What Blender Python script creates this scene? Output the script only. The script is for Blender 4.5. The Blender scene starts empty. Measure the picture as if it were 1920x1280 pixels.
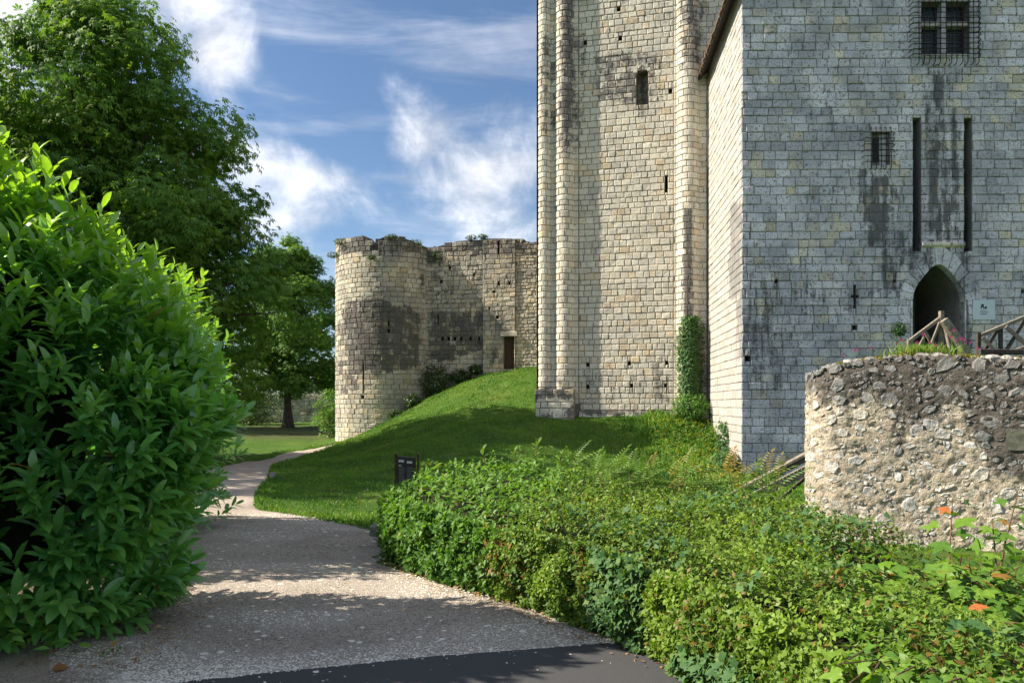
import bpy, math, random
import numpy as np
from mathutils import Vector, noise as mnoise

# ------------------------------------------------------------------ camera, sky, sun, exposure
F, CX, HZ, EYE = 1400.0, 960.0, 757.0, 1.65        # focal length in photo pixels, optical axis, horizon row, eye height
SC = bpy.context.scene
cam_d = bpy.data.cameras.new('camera'); cam = bpy.data.objects.new('camera', cam_d)
SC.collection.objects.link(cam)
cam.location = (0, 0, EYE); cam.rotation_euler = (math.radians(90), 0, 0)
cam_d.sensor_width = 36.0; cam_d.lens = 36.0*F/1920.0
cam_d.shift_y = (HZ-640.0)/1920.0
cam_d.clip_start = 0.1; cam_d.clip_end = 3000
SC.camera = cam

SUN_EL, SUN_PHI = 40.0, -1.2                        # sun stands to the left, a little beyond the picture plane
el, ph = math.radians(SUN_EL), math.radians(SUN_PHI)
SUN = Vector((-math.cos(ph)*math.cos(el), -math.sin(ph)*math.cos(el), math.sin(el)))
sun_d = bpy.data.lights.new('sun', 'SUN'); sun_o = bpy.data.objects.new('sun', sun_d)
SC.collection.objects.link(sun_o)
sun_d.energy = 3.5; sun_d.angle = math.radians(0.53); sun_d.color = (1.0, 0.90, 0.74)
sun_o.rotation_euler = SUN.to_track_quat('Z', 'Y').to_euler()
SC.view_settings.view_transform = 'Standard'; SC.view_settings.look = 'None'
SC.view_settings.exposure = EXPOSURE = 1.65; SC.view_settings.gamma = 1.0
SC.view_settings.use_curve_mapping = False
SC.cycles.use_denoising = True
SC.cycles.max_bounces = 8; SC.cycles.transparent_max_bounces = 4

class NT:
    """terse node-tree builder"""
    def __init__(s, tree): s.t = tree; tree.nodes.clear()
    def n(s, typ, ins=None, **props):
        nd = s.t.nodes.new(typ)
        for k, v in props.items(): setattr(nd, k, v)
        for k, v in (ins or {}).items():
            sk = nd.inputs[k]
            if isinstance(v, bpy.types.NodeSocket): s.t.links.new(v, sk)
            else: sk.default_value = v
        return nd
    def math(s, op, a, b=0.0, c=None, clamp=False):
        ins = {0: a, 1: b}
        if c is not None: ins[2] = c
        return s.n('ShaderNodeMath', ins, operation=op, use_clamp=clamp).outputs[0]
    def mix(s, f, a, b, blend='MIX'):
        nd = s.n('ShaderNodeMix', None, data_type='RGBA', blend_type=blend)
        for i, v in ((0, f), (6, a), (7, b)):
            if isinstance(v, bpy.types.NodeSocket): s.t.links.new(v, nd.inputs[i])
            else: nd.inputs[i].default_value = v if i == 0 else (tuple(v)+(1.0,))[:4]
        return nd.outputs[2]
    def noise(s, vec, scale, detail=4.0, rough=0.55, dist=0.0):
        return s.n('ShaderNodeTexNoise', {'Vector': vec, 'Scale': scale, 'Detail': detail, 'Roughness': rough, 'Distortion': dist}).outputs[0]
    def ramp(s, v, lo, hi, a=0.0, b=1.0, smooth=True):
        nd = s.n('ShaderNodeMapRange', {0: v, 1: lo, 2: hi, 3: a, 4: b})
        nd.clamp = True
        if smooth: nd.interpolation_type = 'SMOOTHSTEP'
        return nd.outputs[0]

world = bpy.data.worlds.new('World'); SC.world = world; world.use_nodes = True
w = NT(world.node_tree)
def pdir(px, py):
    v = Vector(((px-CX)/F, 1.0, (HZ-py)/F)); v.normalize(); return v
tc = w.n('ShaderNodeTexCoord').outputs['Generated']
sky = w.n('ShaderNodeTexSky', None, sky_type='NISHITA', sun_disc=False, sun_elevation=el,
          sun_rotation=math.radians(-90.0+SUN_PHI*-1), altitude=80.0, air_density=1.0, dust_density=0.6, ozone_density=2.0).outputs[0]
nrm = w.n('ShaderNodeVectorMath', {0: tc}, operation='NORMALIZE').outputs[0]
sep = w.n('ShaderNodeSeparateXYZ', {0: nrm})
zz = w.math('MAXIMUM', w.math('ADD', sep.outputs[2], 0.22), 0.05)
pl = w.n('ShaderNodeCombineXYZ', {0: w.math('DIVIDE', sep.outputs[0], zz), 1: w.math('DIVIDE', sep.outputs[1], zz), 2: 0.0}).outputs[0]
big = w.noise(pl, 2.1, 8.0, 0.56, 0.25)
fine = w.noise(nrm, 12.0, 9.0, 0.62, 0.35)
st_v = w.n('ShaderNodeMapping', {'Vector': nrm, 'Rotation': (0.0, 0.25, 0.0), 'Scale': (2.2, 2.2, 15.0)}).outputs[0]
streak = w.noise(st_v, 1.5, 6.0, 0.6, 0.4)
# cloud banks in view (direction, half-width in degrees, weight); the widest clears added cover
bias = None
for px, py, rad, wt in ((520, 330, 5.0, .21), (890, 290, 5.5, .19), (760, 215, 3.2, .15), (950, 390, 4.5, .15), (690, 370, 8.5, .13),
                        (370, 40, 3.6, .20), (440, 130, 2.8, .22), (20, 60, 5.5, .22), (600, 90, 7.0, .0), (590, 190, 4.5, -.17), (800, 450, 5.0, -.10),
                        (480, 200, 2.2, -.10), (640, 220, 3.5, -.12), (740, 40, 11.0, -.10), (700, 330, 24.0, -.185)):
    d = pdir(px, py)
    dp = w.n('ShaderNodeVectorMath', {0: nrm, 1: tuple(d)}, operation='DOT_PRODUCT').outputs[1]
    v = w.ramp(dp, math.cos(math.radians(rad*1.25)), 1.0, 0.0, wt)
    bias = v if bias is None else w.math('ADD', bias, v)
dens = w.math('ADD', w.math('ADD', w.math('MULTIPLY', big, .55), w.math('MULTIPLY', fine, .55)), w.math('ADD', bias, .16))  # even cover added to brighten the shade, cancelled within the view
cl = w.ramp(dens, .55, .99)
cir = w.math('MULTIPLY', w.ramp(streak, .42, .78), .34)
cover = w.math('MINIMUM', w.math('ADD', w.math('MULTIPLY', cl, .92), cir), .95)
shade = w.ramp(fine, .30, .72, .66, 1.12)
cl_hi = w.mix(1.0, (3.05, 3.1, 3.25), w.n('ShaderNodeCombineColor', {0: shade, 1: shade, 2: shade}).outputs[0], 'MULTIPLY')
deep = w.mix(1.0, sky, (.288, .322, .350), 'MULTIPLY')
skyc = w.mix(cover, deep, cl_hi)
bg = w.n('ShaderNodeBackground', {'Color': skyc, 'Strength': 0.130})
w.t.links.new(bg.outputs[0], w.n('ShaderNodeOutputWorld').inputs[0])

# ------------------------------------------------------------------ helpers
RND = random.Random(7); NP = np.random.default_rng(11)
def ray(px, py, Y): return np.array(((px-CX)/F*Y, Y, EYE-(py-HZ)/F*Y))
def proj(p): return CX+p[0]/p[1]*F, HZ-(p[2]-EYE)/p[1]*F
def lerp(a, b, t): return a+(b-a)*t
def sstep(a, b, x):
    t = min(1.0, max(0.0, (x-a)/(b-a))); return t*t*(3-2*t)
def interp(x, pts): return float(np.interp(x, [p[0] for p in pts], [p[1] for p in pts]))
def link(o, parent=None):
    SC.collection.objects.link(o)
    if parent is not None: o.parent = parent
    return o
def tag(o, label=None, cat=None, group=None, kind=None):
    for k, v in (('label', label), ('category', cat), ('group', group), ('kind', kind)):
        if v: o[k] = v
    return o
def thing(name, loc, label, cat, group=None):
    o = bpy.data.objects.new(name, None); o.location = loc; o.empty_display_size = .2
    return tag(link(o), label, cat, group)
def mesh_np(name, V, Fc, col=None, mat=None, smooth=False):
    """mesh from an (n,3) array and an (m,k) face array; col is an (n,3) colour attribute"""
    V = np.asarray(V, np.float32); Fc = np.asarray(Fc, np.int32)
    me = bpy.data.meshes.new(name); k = Fc.shape[1]
    me.vertices.add(len(V)); me.vertices.foreach_set('co', V.ravel())
    me.loops.add(Fc.size); me.loops.foreach_set('vertex_index', Fc.ravel())
    me.polygons.add(len(Fc)); me.polygons.foreach_set('loop_start', np.arange(0, Fc.size, k, dtype=np.int32))
    me.polygons.foreach_set('loop_total', np.full(len(Fc), k, np.int32))
    if smooth: me.polygons.foreach_set('use_smooth', np.ones(len(Fc), bool))
    if col is not None:
        c = np.ones((len(V), 4), np.float32); c[:, :3] = col
        me.attributes.new('col', 'FLOAT_COLOR', 'POINT').data.foreach_set('color', c.ravel())
    me.update(calc_edges=True)
    if mat: me.materials.append(mat)
    return me
def mesh_py(name, V, Fc, mat=None, col=None, smooth=False):
    me = bpy.data.meshes.new(name); me.from_pydata([tuple(v) for v in V], [], [tuple(f) for f in Fc])
    if smooth: me.polygons.foreach_set('use_smooth', np.ones(len(Fc), bool))
    if col is not None:
        c = np.ones((len(V), 4), np.float32); c[:, :3] = np.asarray(col)
        me.attributes.new('col', 'FLOAT_COLOR', 'POINT').data.foreach_set('color', c.ravel())
    me.update()
    if mat: me.materials.append(mat)
    return me
def add(name, me, parent=None):
    o = bpy.data.objects.new(name, me); link(o)
    if parent is not None:
        o.parent = parent
        m = parent.location.copy(); q = parent
        while q.parent: q = q.parent; m += q.location
        o.location = -m                                  # meshes are built in world space, parents only carry an offset
    return o
class MB:
    """collects simple solids into one mesh"""
    def __init__(s): s.v = []; s.f = []; s.c = []
    def quad(s, a, b, c, d, col=(.5, 0, 0)):
        i = len(s.v); s.v += [tuple(a), tuple(b), tuple(c), tuple(d)]; s.c += [col]*4; s.f.append((i, i+1, i+2, i+3))
    def add(s, V, Fc, col=(.5, 0, 0)):
        i = len(s.v); s.v += [tuple(v) for v in V]; s.f += [tuple(i+q for q in f) for f in Fc]
        s.c += ([col]*len(V) if len(col) != len(V) or not hasattr(col[0], '__len__') else list(col))
    def bar(s, a, b, w, h, up=(0, 0, 1), bev=.12, col=(.5, 0, 0)):
        """squared timber from a to b with worn edges"""
        a, b, up = Vector(a), Vector(b), Vector(up); d = (b-a).normalized()
        x = d.cross(up).normalized(); y = x.cross(d).normalized(); e = bev*min(w, h)
        prof = [(-w/2+e, -h/2), (w/2-e, -h/2), (w/2, -h/2+e), (w/2, h/2-e), (w/2-e, h/2), (-w/2+e, h/2), (-w/2, h/2-e), (-w/2, -h/2+e)]
        V = [p+x*u+y*v for p in (a, b) for u, v in prof]
        Fc = [(k, (k+1) % 8, 8+(k+1) % 8, 8+k) for k in range(8)]+[tuple(range(7, -1, -1)), tuple(range(8, 16))]
        s.add(V, Fc, col)
    def tube(s, pts, rad, n=6, col=(.5, 0, 0)):
        pts = [Vector(p) for p in pts]; rad = rad if hasattr(rad, '__len__') else [rad]*len(pts)
        V = []
        for k, p in enumerate(pts):
            d = (pts[min(k+1, len(pts)-1)]-pts[max(k-1, 0)]).normalized()
            ref = Vector((0, 0, 1)) if abs(d.z) < .9 else Vector((1, 0, 0))
            x = d.cross(ref).normalized(); y = x.cross(d)
            V += [p+(x*math.cos(6.2832*j/n)+y*math.sin(6.2832*j/n))*rad[k] for j in range(n)]
        Fc = [(k*n+j, k*n+(j+1) % n, (k+1)*n+(j+1) % n, (k+1)*n+j) for k in range(len(pts)-1) for j in range(n)]
        Fc += [tuple(range(n-1, -1, -1)), tuple((len(pts)-1)*n+j for j in range(n))]
        s.add(V, Fc, col)
    def box(s, lo, hi, col=(.5, 0, 0)):
        x0, y0, z0 = lo; x1, y1, z1 = hi
        s.add([(x0, y0, z0), (x1, y0, z0), (x1, y1, z0), (x0, y1, z0), (x0, y0, z1), (x1, y0, z1), (x1, y1, z1), (x0, y1, z1)],
              [(0, 3, 2, 1), (4, 5, 6, 7), (0, 1, 5, 4), (1, 2, 6, 5), (2, 3, 7, 6), (3, 0, 4, 7)], col)
    def mesh(s, name, mat, smooth=False): return mesh_py(name, s.v, s.f, mat, s.c, smooth)
    def build(s, name, mat, parent=None, smooth=False): return add(name, s.mesh(name, mat, smooth), parent)

# ------------------------------------------------------------------ materials
def new_mat(name):
    m = bpy.data.materials.new(name); m.use_nodes = True
    return m, NT(m.node_tree)
def out(t, surf): t.t.links.new(surf, t.n('ShaderNodeOutputMaterial').inputs[0])
def attr3(t):
    s = t.n('ShaderNodeSeparateColor', {0: t.n('ShaderNodeAttribute', None, attribute_name='col').outputs[0]})
    return s.outputs[0], s.outputs[1], s.outputs[2]
def bump(t, h, strength, dist):
    return t.n('ShaderNodeBump', {'Height': h, 'Strength': strength, 'Distance': dist}).outputs[0]
def stone_mat(name, pale, warm, stain, pit=.5, contrast=.5, rough=.92, grey=(.30, .31, .33), grey_amt=.5, bstr=.7, streak=1.0):
    """col.r = tone of the single stone, col.g = how much black weathering sits there, col.b = how creamy it is"""
    m, t = new_mat(name); P = t.n('ShaderNodeNewGeometry').outputs['Position']
    r, g, b = attr3(t)
    n1 = t.noise(P, .7, 4, .6); n2 = t.noise(P, 9.0, 6, .68); n3 = t.noise(P, 24.0, 4, .65); n4 = t.noise(P, 2.4, 5, .65)
    n5 = t.noise(t.n('ShaderNodeMapping', {'Vector': P, 'Scale': (5.5, 5.5, .55)}).outputs[0], 1.0, 4, .6)
    c = t.mix(b, pale, warm)
    c = t.mix(t.math('MULTIPLY', t.ramp(t.math('ADD', n1, t.math('MULTIPLY', n2, .35)), .52, .82), grey_amt), c, grey)
    tone = t.math('ADD', 1.0-contrast*.5, t.math('MULTIPLY', r, contrast))
    c = t.mix(1.0, c, t.n('ShaderNodeCombineColor', {0: tone, 1: tone, 2: tone}).outputs[0], 'MULTIPLY')
    c = t.mix(t.math('MULTIPLY', t.ramp(n2, .47, .36), pit), c, (.12, .115, .11))
    c = t.mix(t.math('MULTIPLY', t.ramp(n3, .47, .33), pit*.9), c, (.10, .095, .09))
    c = t.mix(t.math('MULTIPLY', t.ramp(n3, .54, .68), pit*.5), c, t.mix(1.0, c, (1.45, 1.45, 1.45), 'MULTIPLY'))
    sf = t.math('ADD', g, t.math('ADD', t.math('MULTIPLY', t.math('SUBTRACT', n2, .5), 1.5), t.math('ADD', t.math('MULTIPLY', t.math('SUBTRACT', n4, .5), 1.0), t.math('MULTIPLY', t.math('SUBTRACT', n5, .5), streak))))
    sf = t.math('MULTIPLY', t.ramp(sf, .34, .80), t.ramp(g, .02, .18))
    c = t.mix(t.math('MULTIPLY', sf, .88), c, stain)
    h = t.math('ADD', t.math('MULTIPLY', n2, 1.0), t.math('MULTIPLY', n3, .45))
    bs = t.n('ShaderNodeBsdfPrincipled', {'Base Color': c, 'Roughness': rough, 'Specular IOR Level': .2, 'Normal': bump(t, h, bstr, .035)})
    out(t, bs.outputs[0]); return m
M = {}
M['keep'] = stone_mat('keep_limestone', (.66, .62, .53), (.62, .51, .36), (.085, .082, .085), .30, .34, grey=(.40, .38, .35), grey_amt=.5)
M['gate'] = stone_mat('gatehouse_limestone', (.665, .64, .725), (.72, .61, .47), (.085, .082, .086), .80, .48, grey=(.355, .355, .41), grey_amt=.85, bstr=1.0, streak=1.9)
M['gside'] = stone_mat('gatehouse_side_limestone', (.42, .40, .38), (.40, .365, .31), (.20, .195, .19), .22, .30, grey=(.35, .335, .32), grey_amt=.4, bstr=.35)
M['tower'] = stone_mat('curtain_limestone', (.54, .50, .41), (.56, .46, .31), (.085, .080, .08), .55, .55, grey=(.25, .24, .23), grey_amt=.7, bstr=1.0)
M['mortar'] = stone_mat('old_mortar', (.29, .25, .20), (.30, .25, .18), (.05, .048, .046), .5, .2, grey=(.13, .12, .11))
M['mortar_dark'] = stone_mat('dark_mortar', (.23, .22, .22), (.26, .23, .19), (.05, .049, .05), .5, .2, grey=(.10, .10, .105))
M['rubble'] = stone_mat('rubble_stone', (.53, .505, .455), (.50, .42, .31), (.17, .17, .175), .55, .62, grey=(.36, .36, .37), grey_amt=.75, bstr=1.2)
M['rubble_mortar'] = stone_mat('rubble_mortar', (.46, .41, .33), (.46, .385, .285), (.06, .055, .052), .6, .4, grey=(.27, .23, .18), grey_amt=.5, bstr=1.3)
def simple(name, c1, c2, scale=8.0, rough=.85, spec=.25, bstr=.3, bdist=.01, metal=0.0, stretch=None, detail=5):
    m, t = new_mat(name); P = t.n('ShaderNodeNewGeometry').outputs['Position']
    if stretch: P = t.n('ShaderNodeMapping', {'Vector': P, 'Scale': stretch}).outputs[0]
    nn = t.noise(P, scale, detail, .62)
    bs = t.n('ShaderNodeBsdfPrincipled', {'Base Color': t.mix(t.ramp(nn, .3, .7), c1, c2), 'Roughness': rough, 'Specular IOR Level': spec, 'Metallic': metal,
                                         'Normal': bump(t, nn, bstr, bdist)})
    out(t, bs.outputs[0]); return m
M['iron'] = simple('wrought_iron', (.012, .011, .012), (.03, .022, .018), 30, .7)
M['wood'] = simple('weathered_timber', (.13, .11, .088), (.27, .235, .19), 14, .85, .2, .5, .008)
M['wood_dark'] = simple('dark_timber', (.035, .031, .028), (.085, .075, .062), 14, .85, .2, .5, .008)
M['door'] = simple('old_door_boards', (.05, .035, .024), (.11, .075, .05), 9, .8, .2, .4, .01, stretch=(6, 6, .7))
M['bark'] = simple('chestnut_bark', (.045, .036, .028), (.13, .11, .085), 6, .95, .1, 1.0, .05, stretch=(3, 3, .6))
M['twig'] = simple('brown_twigs', (.07, .045, .025), (.17, .11, .06), 20, .9, .1)
M['hollow'] = simple('leafy_inner_twigs', (.012, .018, .007), (.03, .035, .014), 7, .95, .05, 1.0, .05)  # near-black colour painted as the shade inside bushes and hedges
M['tile'] = simple('old_roof_tiles', (.16, .10, .06), (.30, .21, .13), 7, .9, .15, .6, .02)
M['corten'] = simple('brown_metal_frame', (.035, .02, .014), (.075, .042, .028), 12, .55, .4, .1)
M['panel'] = simple('dark_print_panel', (.016, .015, .018), (.026, .022, .024), 3, .35, .5, .02)
M['print'] = simple('white_print', (.62, .62, .62), (.74, .74, .73), 40, .6, .2, .0)
M['print_grey'] = simple('grey_print', (.16, .16, .17), (.24, .24, .25), 40, .6, .2, .0)
M['plate'] = simple('pale_sign_plate', (.50, .56, .64), (.54, .60, .67), 3, .35, .4, .02)
M['ink'] = simple('black_ink', (.012, .013, .016), (.02, .02, .024), 9, .5)
M['ink_grey'] = simple('grey_ink', (.09, .105, .13), (.13, .145, .17), 9, .5)
M['glass'] = simple('leaded_glass', (.010, .022, .034), (.022, .042, .060), 13, .22, .5, .5, .02)
M['grey_stone'] = simple('grey_kerb_stone', (.14, .135, .12), (.30, .29, .27), 16, .95, .1, .8, .02)
M['slab'] = simple('dark_stone_plaque', (.075, .08, .065), (.15, .15, .12), 13, .95, .1, .7, .01)
M['asphalt'] = simple('asphalt', (.042, .043, .047), (.082, .082, .087), 260, .9, .2, .8, .004)
M['soil'] = simple('bare_soil', (.06, .05, .04), (.14, .115, .09), 30, .97, .1, .9, .01)
M['moss'] = simple('dry_moss', (.05, .05, .015), (.16, .13, .04), 25, .95, .1, 1, .02)

def leaf_mat(name, dark, light, alt, rough=.4, trans=.35, spec=.4, tcol=(1.25, 1.3, .45)):
    """col.r = dark to light leaf, col.g = towards the third colour"""
    m, t = new_mat(name); P = t.n('ShaderNodeNewGeometry').outputs['Position']
    r, g, b = attr3(t)
    nn = t.noise(P, 23.0, 3, .5)
    c = t.mix(r, dark, light); c = t.mix(g, c, alt)
    c = t.mix(t.math('MULTIPLY', t.ramp(nn, .35, .7), .28), c, t.mix(1.0, c, (.55, .6, .5), 'MULTIPLY'))
    bs = t.n('ShaderNodeBsdfPrincipled', {'Base Color': c, 'Roughness': rough, 'Specular IOR Level': spec})
    tr = t.n('ShaderNodeBsdfTranslucent', {'Color': t.mix(1.0, c, tcol, 'MULTIPLY')})
    mx = t.n('ShaderNodeMixShader', {0: trans, 1: bs.outputs[0], 2: tr.outputs[0]})
    out(t, mx.outputs[0]); return m
M['laurel'] = leaf_mat('laurel_leaf', (.100, .340, .110), (.34, .54, .042), (.24, .15, .02), .30, .42, 1.0)
M['chestnut'] = leaf_mat('chestnut_leaf', (.060, .155, .036), (.165, .285, .042), (.17, .22, .03), .62, .38, .15)
M['hornbeam'] = leaf_mat('hornbeam_leaf', (.055, .150, .036), (.190, .350, .055), (.30, .16, .05), .5, .38, .3)
M['box'] = leaf_mat('box_leaf', (.065, .140, .022), (.210, .320, .042), (.22, .11, .03), .5, .34, .3)
M['ivy'] = leaf_mat('ivy_leaf', (.030, .088, .030), (.090, .190, .055), (.15, .22, .06), .6, .25, .25)
M['maple'] = leaf_mat('maple_leaf', (.045, .140, .024), (.170, .300, .032), (.50, .15, .05), .48, .38, .3)
M['sumac'] = leaf_mat('pinnate_leaf', (.060, .140, .024), (.170, .270, .034), (.36, .18, .04), .5, .36, .3)
M['shrub'] = leaf_mat('shrub_leaf', (.020, .050, .014), (.14, .25, .035), (.2, .12, .03), .45, .32, .35)
M['grass'] = leaf_mat('grass_blade', (.050, .150, .018), (.160, .310, .030), (.32, .32, .10), .55, .30, .25, (1.2, 1.2, .4))
M['petal'] = leaf_mat('petal', (.55, .42, .02), (.65, .52, .03), (.60, .04, .28), .6, .25, .2, (1, 1, 1))
M['deadleaf'] = leaf_mat('dry_leaf', (.22, .09, .03), (.55, .38, .16), (.5, .3, .05), .6, .2, .25, (1, .9, .6))
# ------------------------------------------------------------------ ground
GP = [(x, y, 0.0) for x in (-14, -8, -4, 0, 4, 9) for y in (-8, 0, 4, 7)]
GP += [(-5, 9.5, 0), (-1.86, 10.4, -.13), (-5.07, 15.1, -.33), (-8, 22, -.58), (-9.4, 29.4, -.72), (-10.3, 39, -.85), (-12, 40, -.85), (-10.6, 45, -.84),
       (-15, 15, -.3), (-18, 25, -.6), (-20, 35, -.7), (-20, 45, -.6), (-14, 50, -.6), (-25, 60, -.2), (-18, 60, -.2), (-12, 58, -.3), (-40, 40, -.3),
       (-40, 70, -.2), (-18, 80, -.2), (-40, 10, 0), (5, 11, -.35), (4, 15, -.6), (9, 18, -.8), (14, 20, -.9), (9, 10, -.35), (16, 8, -.2), (20, 25, -1)]
for px, py, Y in ((800, 880, 24), (700, 960, 13.7), (700, 910, 19), (600, 900, 22), (900, 800, 32), (700, 850, 31), (650, 850, 33.5), (1000, 786, 34.2), (950, 745, 38.5),
                  (630, 836, 44.4), (700, 803, 43.3), (800, 745, 45.4), (850, 724, 45.2), (900, 704, 45.0), (1000, 684, 44.6), (1090, 790, 33.8), (1200, 787, 33), (1270, 787, 32.4), (1332, 800, 32.2),
                  (1364, 868, 28.4), (1390, 896, 25.9), (1250, 850, 28.5), (1100, 850, 28.8), (1000, 840, 27), (1200, 905, 22.5), (960, 900, 20), (1450, 905, 25.5), (1800, 905, 25)):
    p = ray(px, py, Y); GP.append((p[0], Y, p[2]))
GP += [(3, 46, 4.0), (8, 42, 4.0), (-3, 50, 3.5), (-8, 54, 0)]
GP = np.array(GP, float)
def _tps():
    n = len(GP); d = np.hypot(GP[:, None, 0]-GP[None, :, 0], GP[:, None, 1]-GP[None, :, 1])
    K = np.where(d > 0, d*d*np.log(np.maximum(d, 1e-9)), 0.0)+np.eye(n)*2.0
    P = np.c_[np.ones(n), GP[:, :2]]; A = np.zeros((n+3, n+3)); A[:n, :n] = K; A[:n, n:] = P; A[n:, :n] = P.T
    return np.linalg.solve(A, np.r_[GP[:, 2], 0, 0, 0])
_W = _tps()
def gz(x, y):
    x = np.atleast_1d(np.asarray(x, float)); y = np.atleast_1d(np.asarray(y, float)); sh = x.shape
    x, y = x.ravel(), y.ravel(); r = np.empty(len(x))
    for a in range(0, len(x), 20000):
        xx, yy = x[a:a+20000], y[a:a+20000]
        d = np.hypot(xx[:, None]-GP[None, :, 0], yy[:, None]-GP[None, :, 1])
        K = np.where(d > 0, d*d*np.log(np.maximum(d, 1e-9)), 0.0)
        r[a:a+20000] = K@_W[:-3]+_W[-3]+xx*_W[-2]+yy*_W[-1]
    far = np.clip(np.maximum(np.maximum(np.abs(x+10)-32, y-66), -y-6)/22.0, 0, 1)
    r = r+np.clip((y-12)/4, 0, 1)*(.018*np.sin(1.9*x+1.1*y)+.014*np.sin(3.3*x-2.3*y+1)+.010*np.sin(5.1*x+4.3*y+2)+.03*np.sin(.7*x-.9*y))
    return (np.clip(r, -1.2, 4.3)*(1-far)+(-.2)*far).reshape(sh)
def gz1(x, y): return float(gz([x], [y])[0])

def grid_axis(a, b, step, lo, hi):
    mid = np.arange(a, b+1e-6, step); dn, up = [], []; s = step; v = a
    while v > lo: s *= 1.35; v -= s; dn.append(v)
    s = step; v = b
    while v < hi: s *= 1.35; v += s; up.append(v)
    return np.r_[dn[::-1], mid, up]
gx = grid_axis(-16, 14, .3, -900, 900); gy = grid_axis(2, 50, .3, -400, 1500)
XX, YY = np.meshgrid(gx, gy); ZZ = gz(XX, YY)
nx, ny = len(gx), len(gy)
idx = np.arange(nx*ny).reshape(ny, nx)
Fq = np.stack([idx[:-1, :-1], idx[:-1, 1:], idx[1:, 1:], idx[1:, :-1]], -1).reshape(-1, 4)
m, t = new_mat('lawn'); P = t.n('ShaderNodeNewGeometry').outputs['Position']
n1 = t.noise(P, .5, 4, .6); n2 = t.noise(P, 11.0, 5, .7); n3 = t.noise(P, 70.0, 3, .6)
c = t.mix(t.ramp(n2, .3, .7), (.040, .090, .016), (.100, .185, .028))
c = t.mix(t.math('MULTIPLY', t.ramp(n1, .45, .75), .5), c, (.17, .20, .045))
c = t.mix(t.math('MULTIPLY', t.ramp(n3, .5, .75), .45), c, (.022, .04, .010))
sepP = t.n('ShaderNodeSeparateXYZ', {0: P})
worn = t.math('MULTIPLY', t.ramp(sepP.outputs[1], 47.0, 51.0), t.math('SUBTRACT', 1.0, t.ramp(sepP.outputs[1], 60.5, 63.0)))   # bare ground under the far chestnut
c = t.mix(t.math('MULTIPLY', worn, t.ramp(n2, .30, .52, .15, .6)), c, (.085, .062, .042))
h = t.math('ADD', n2, t.math('MULTIPLY', n3, .8))
bs = t.n('ShaderNodeBsdfPrincipled', {'Base Color': c, 'Roughness': .95, 'Specular IOR Level': .1, 'Normal': bump(t, h, 1.0, .05)})
out(t, bs.outputs[0])
ground = add('ground', mesh_np('ground', np.stack([XX, YY, ZZ], -1).reshape(-1, 3), Fq, mat=m, smooth=True))
tag(ground, 'green lawn rising as a grassy bank towards the castle walls', 'lawn', kind='structure')

# gravel path: right and left edge (metres) at matching stations
PR = [(1.45, 3.0), (1.25, 4.4), (.95, 5.2), (-.2, 6.54), (-1.25, 7.9), (-1.62, 9.6), (-2.05, 10.7), (-3.4, 12.4), (-4.55, 13.6), (-5.2, 15.2), (-6.2, 18.3), (-7.2, 22), (-8.4, 26), (-9.3, 29.4), (-9.85, 34), (-9.95, 38), (-9.3, 41.5)]
PL = [(-7.5, 3.0), (-7.5, 4.4), (-7.2, 5.2), (-7.0, 6.54), (-6.6, 7.9), (-6.2, 9.6), (-6.2, 10.7), (-6.6, 12.4), (-7.0, 13.6), (-7.6, 15.2), (-8.7, 18.3), (-9.7, 22), (-10.7, 26), (-11.4, 29.4), (-11.7, 34), (-11.6, 39), (-10.6, 43)]
def resample(pl, n):
    p = np.array(pl, float); d = np.r_[0, np.cumsum(np.hypot(*np.diff(p, axis=0).T))]
    s = np.linspace(0, d[-1], n); return np.c_[np.interp(s, d, p[:, 0]), np.interp(s, d, p[:, 1])]
def smooth_line(pl, n):
    p = np.array(pl, float); tt = np.arange(len(p)); ts = np.linspace(0, len(p)-1, n); o = []
    for q in ts:
        i = min(int(q), len(p)-2); u = q-i
        p0, p1, p2, p3 = p[max(i-1, 0)], p[i], p[i+1], p[min(i+2, len(p)-1)]
        o.append(.5*((2*p1)+(-p0+p2)*u+(2*p0-5*p1+4*p2-p3)*u*u+(-p0+3*p1-3*p2+p3)*u**3))
    return np.array(o)
NS = 420
pr, pl_ = smooth_line(PR, NS), smooth_line(PL, NS)
wob = np.array([mnoise.noise(Vector((k*.35, 3.1, 0)))*.07+mnoise.noise(Vector((k*.09, 9.1, 0)))*.08 for k in range(NS)])
pr[:, 0] += wob; pl_[:, 0] -= wob
def drape(A, B, nc, lift):
    n = len(A); tt = np.linspace(0, 1, nc)
    XY = A[:, None, :]*(1-tt)[None, :, None]+B[:, None, :]*tt[None, :, None]
    Z = gz(XY[..., 0], XY[..., 1])+lift
    Z[:, 0] -= lift+.02; Z[:, -1] -= lift+.02
    ii = np.arange(n*nc).reshape(n, nc)
    return np.concatenate([XY, Z[..., None]], -1).reshape(-1, 3), np.stack([ii[:-1, :-1], ii[1:, :-1], ii[1:, 1:], ii[:-1, 1:]], -1).reshape(-1, 4)
m, t = new_mat('gravel'); P = t.n('ShaderNodeNewGeometry').outputs['Position']
vor = t.n('ShaderNodeTexVoronoi', {'Vector': P, 'Scale': 115.0, 'Randomness': 1.0}); vs = t.n('ShaderNodeSeparateColor', {0: vor.outputs['Color']})
n1 = t.noise(P, 1.1, 4, .6); n2 = t.noise(P, 14, 4, .6)
c = t.mix(vs.outputs[0], (.295, .247, .208), (.57, .495, .425))
c = t.mix(t.math('MULTIPLY', t.ramp(n1, .42, .7), .55), c, (.27, .22, .18))
c = t.mix(t.ramp(n2, .58, .75), c, (.34, .30, .26))
hh = t.math('SUBTRACT', 1.0, vor.outputs['Distance'])
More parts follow.
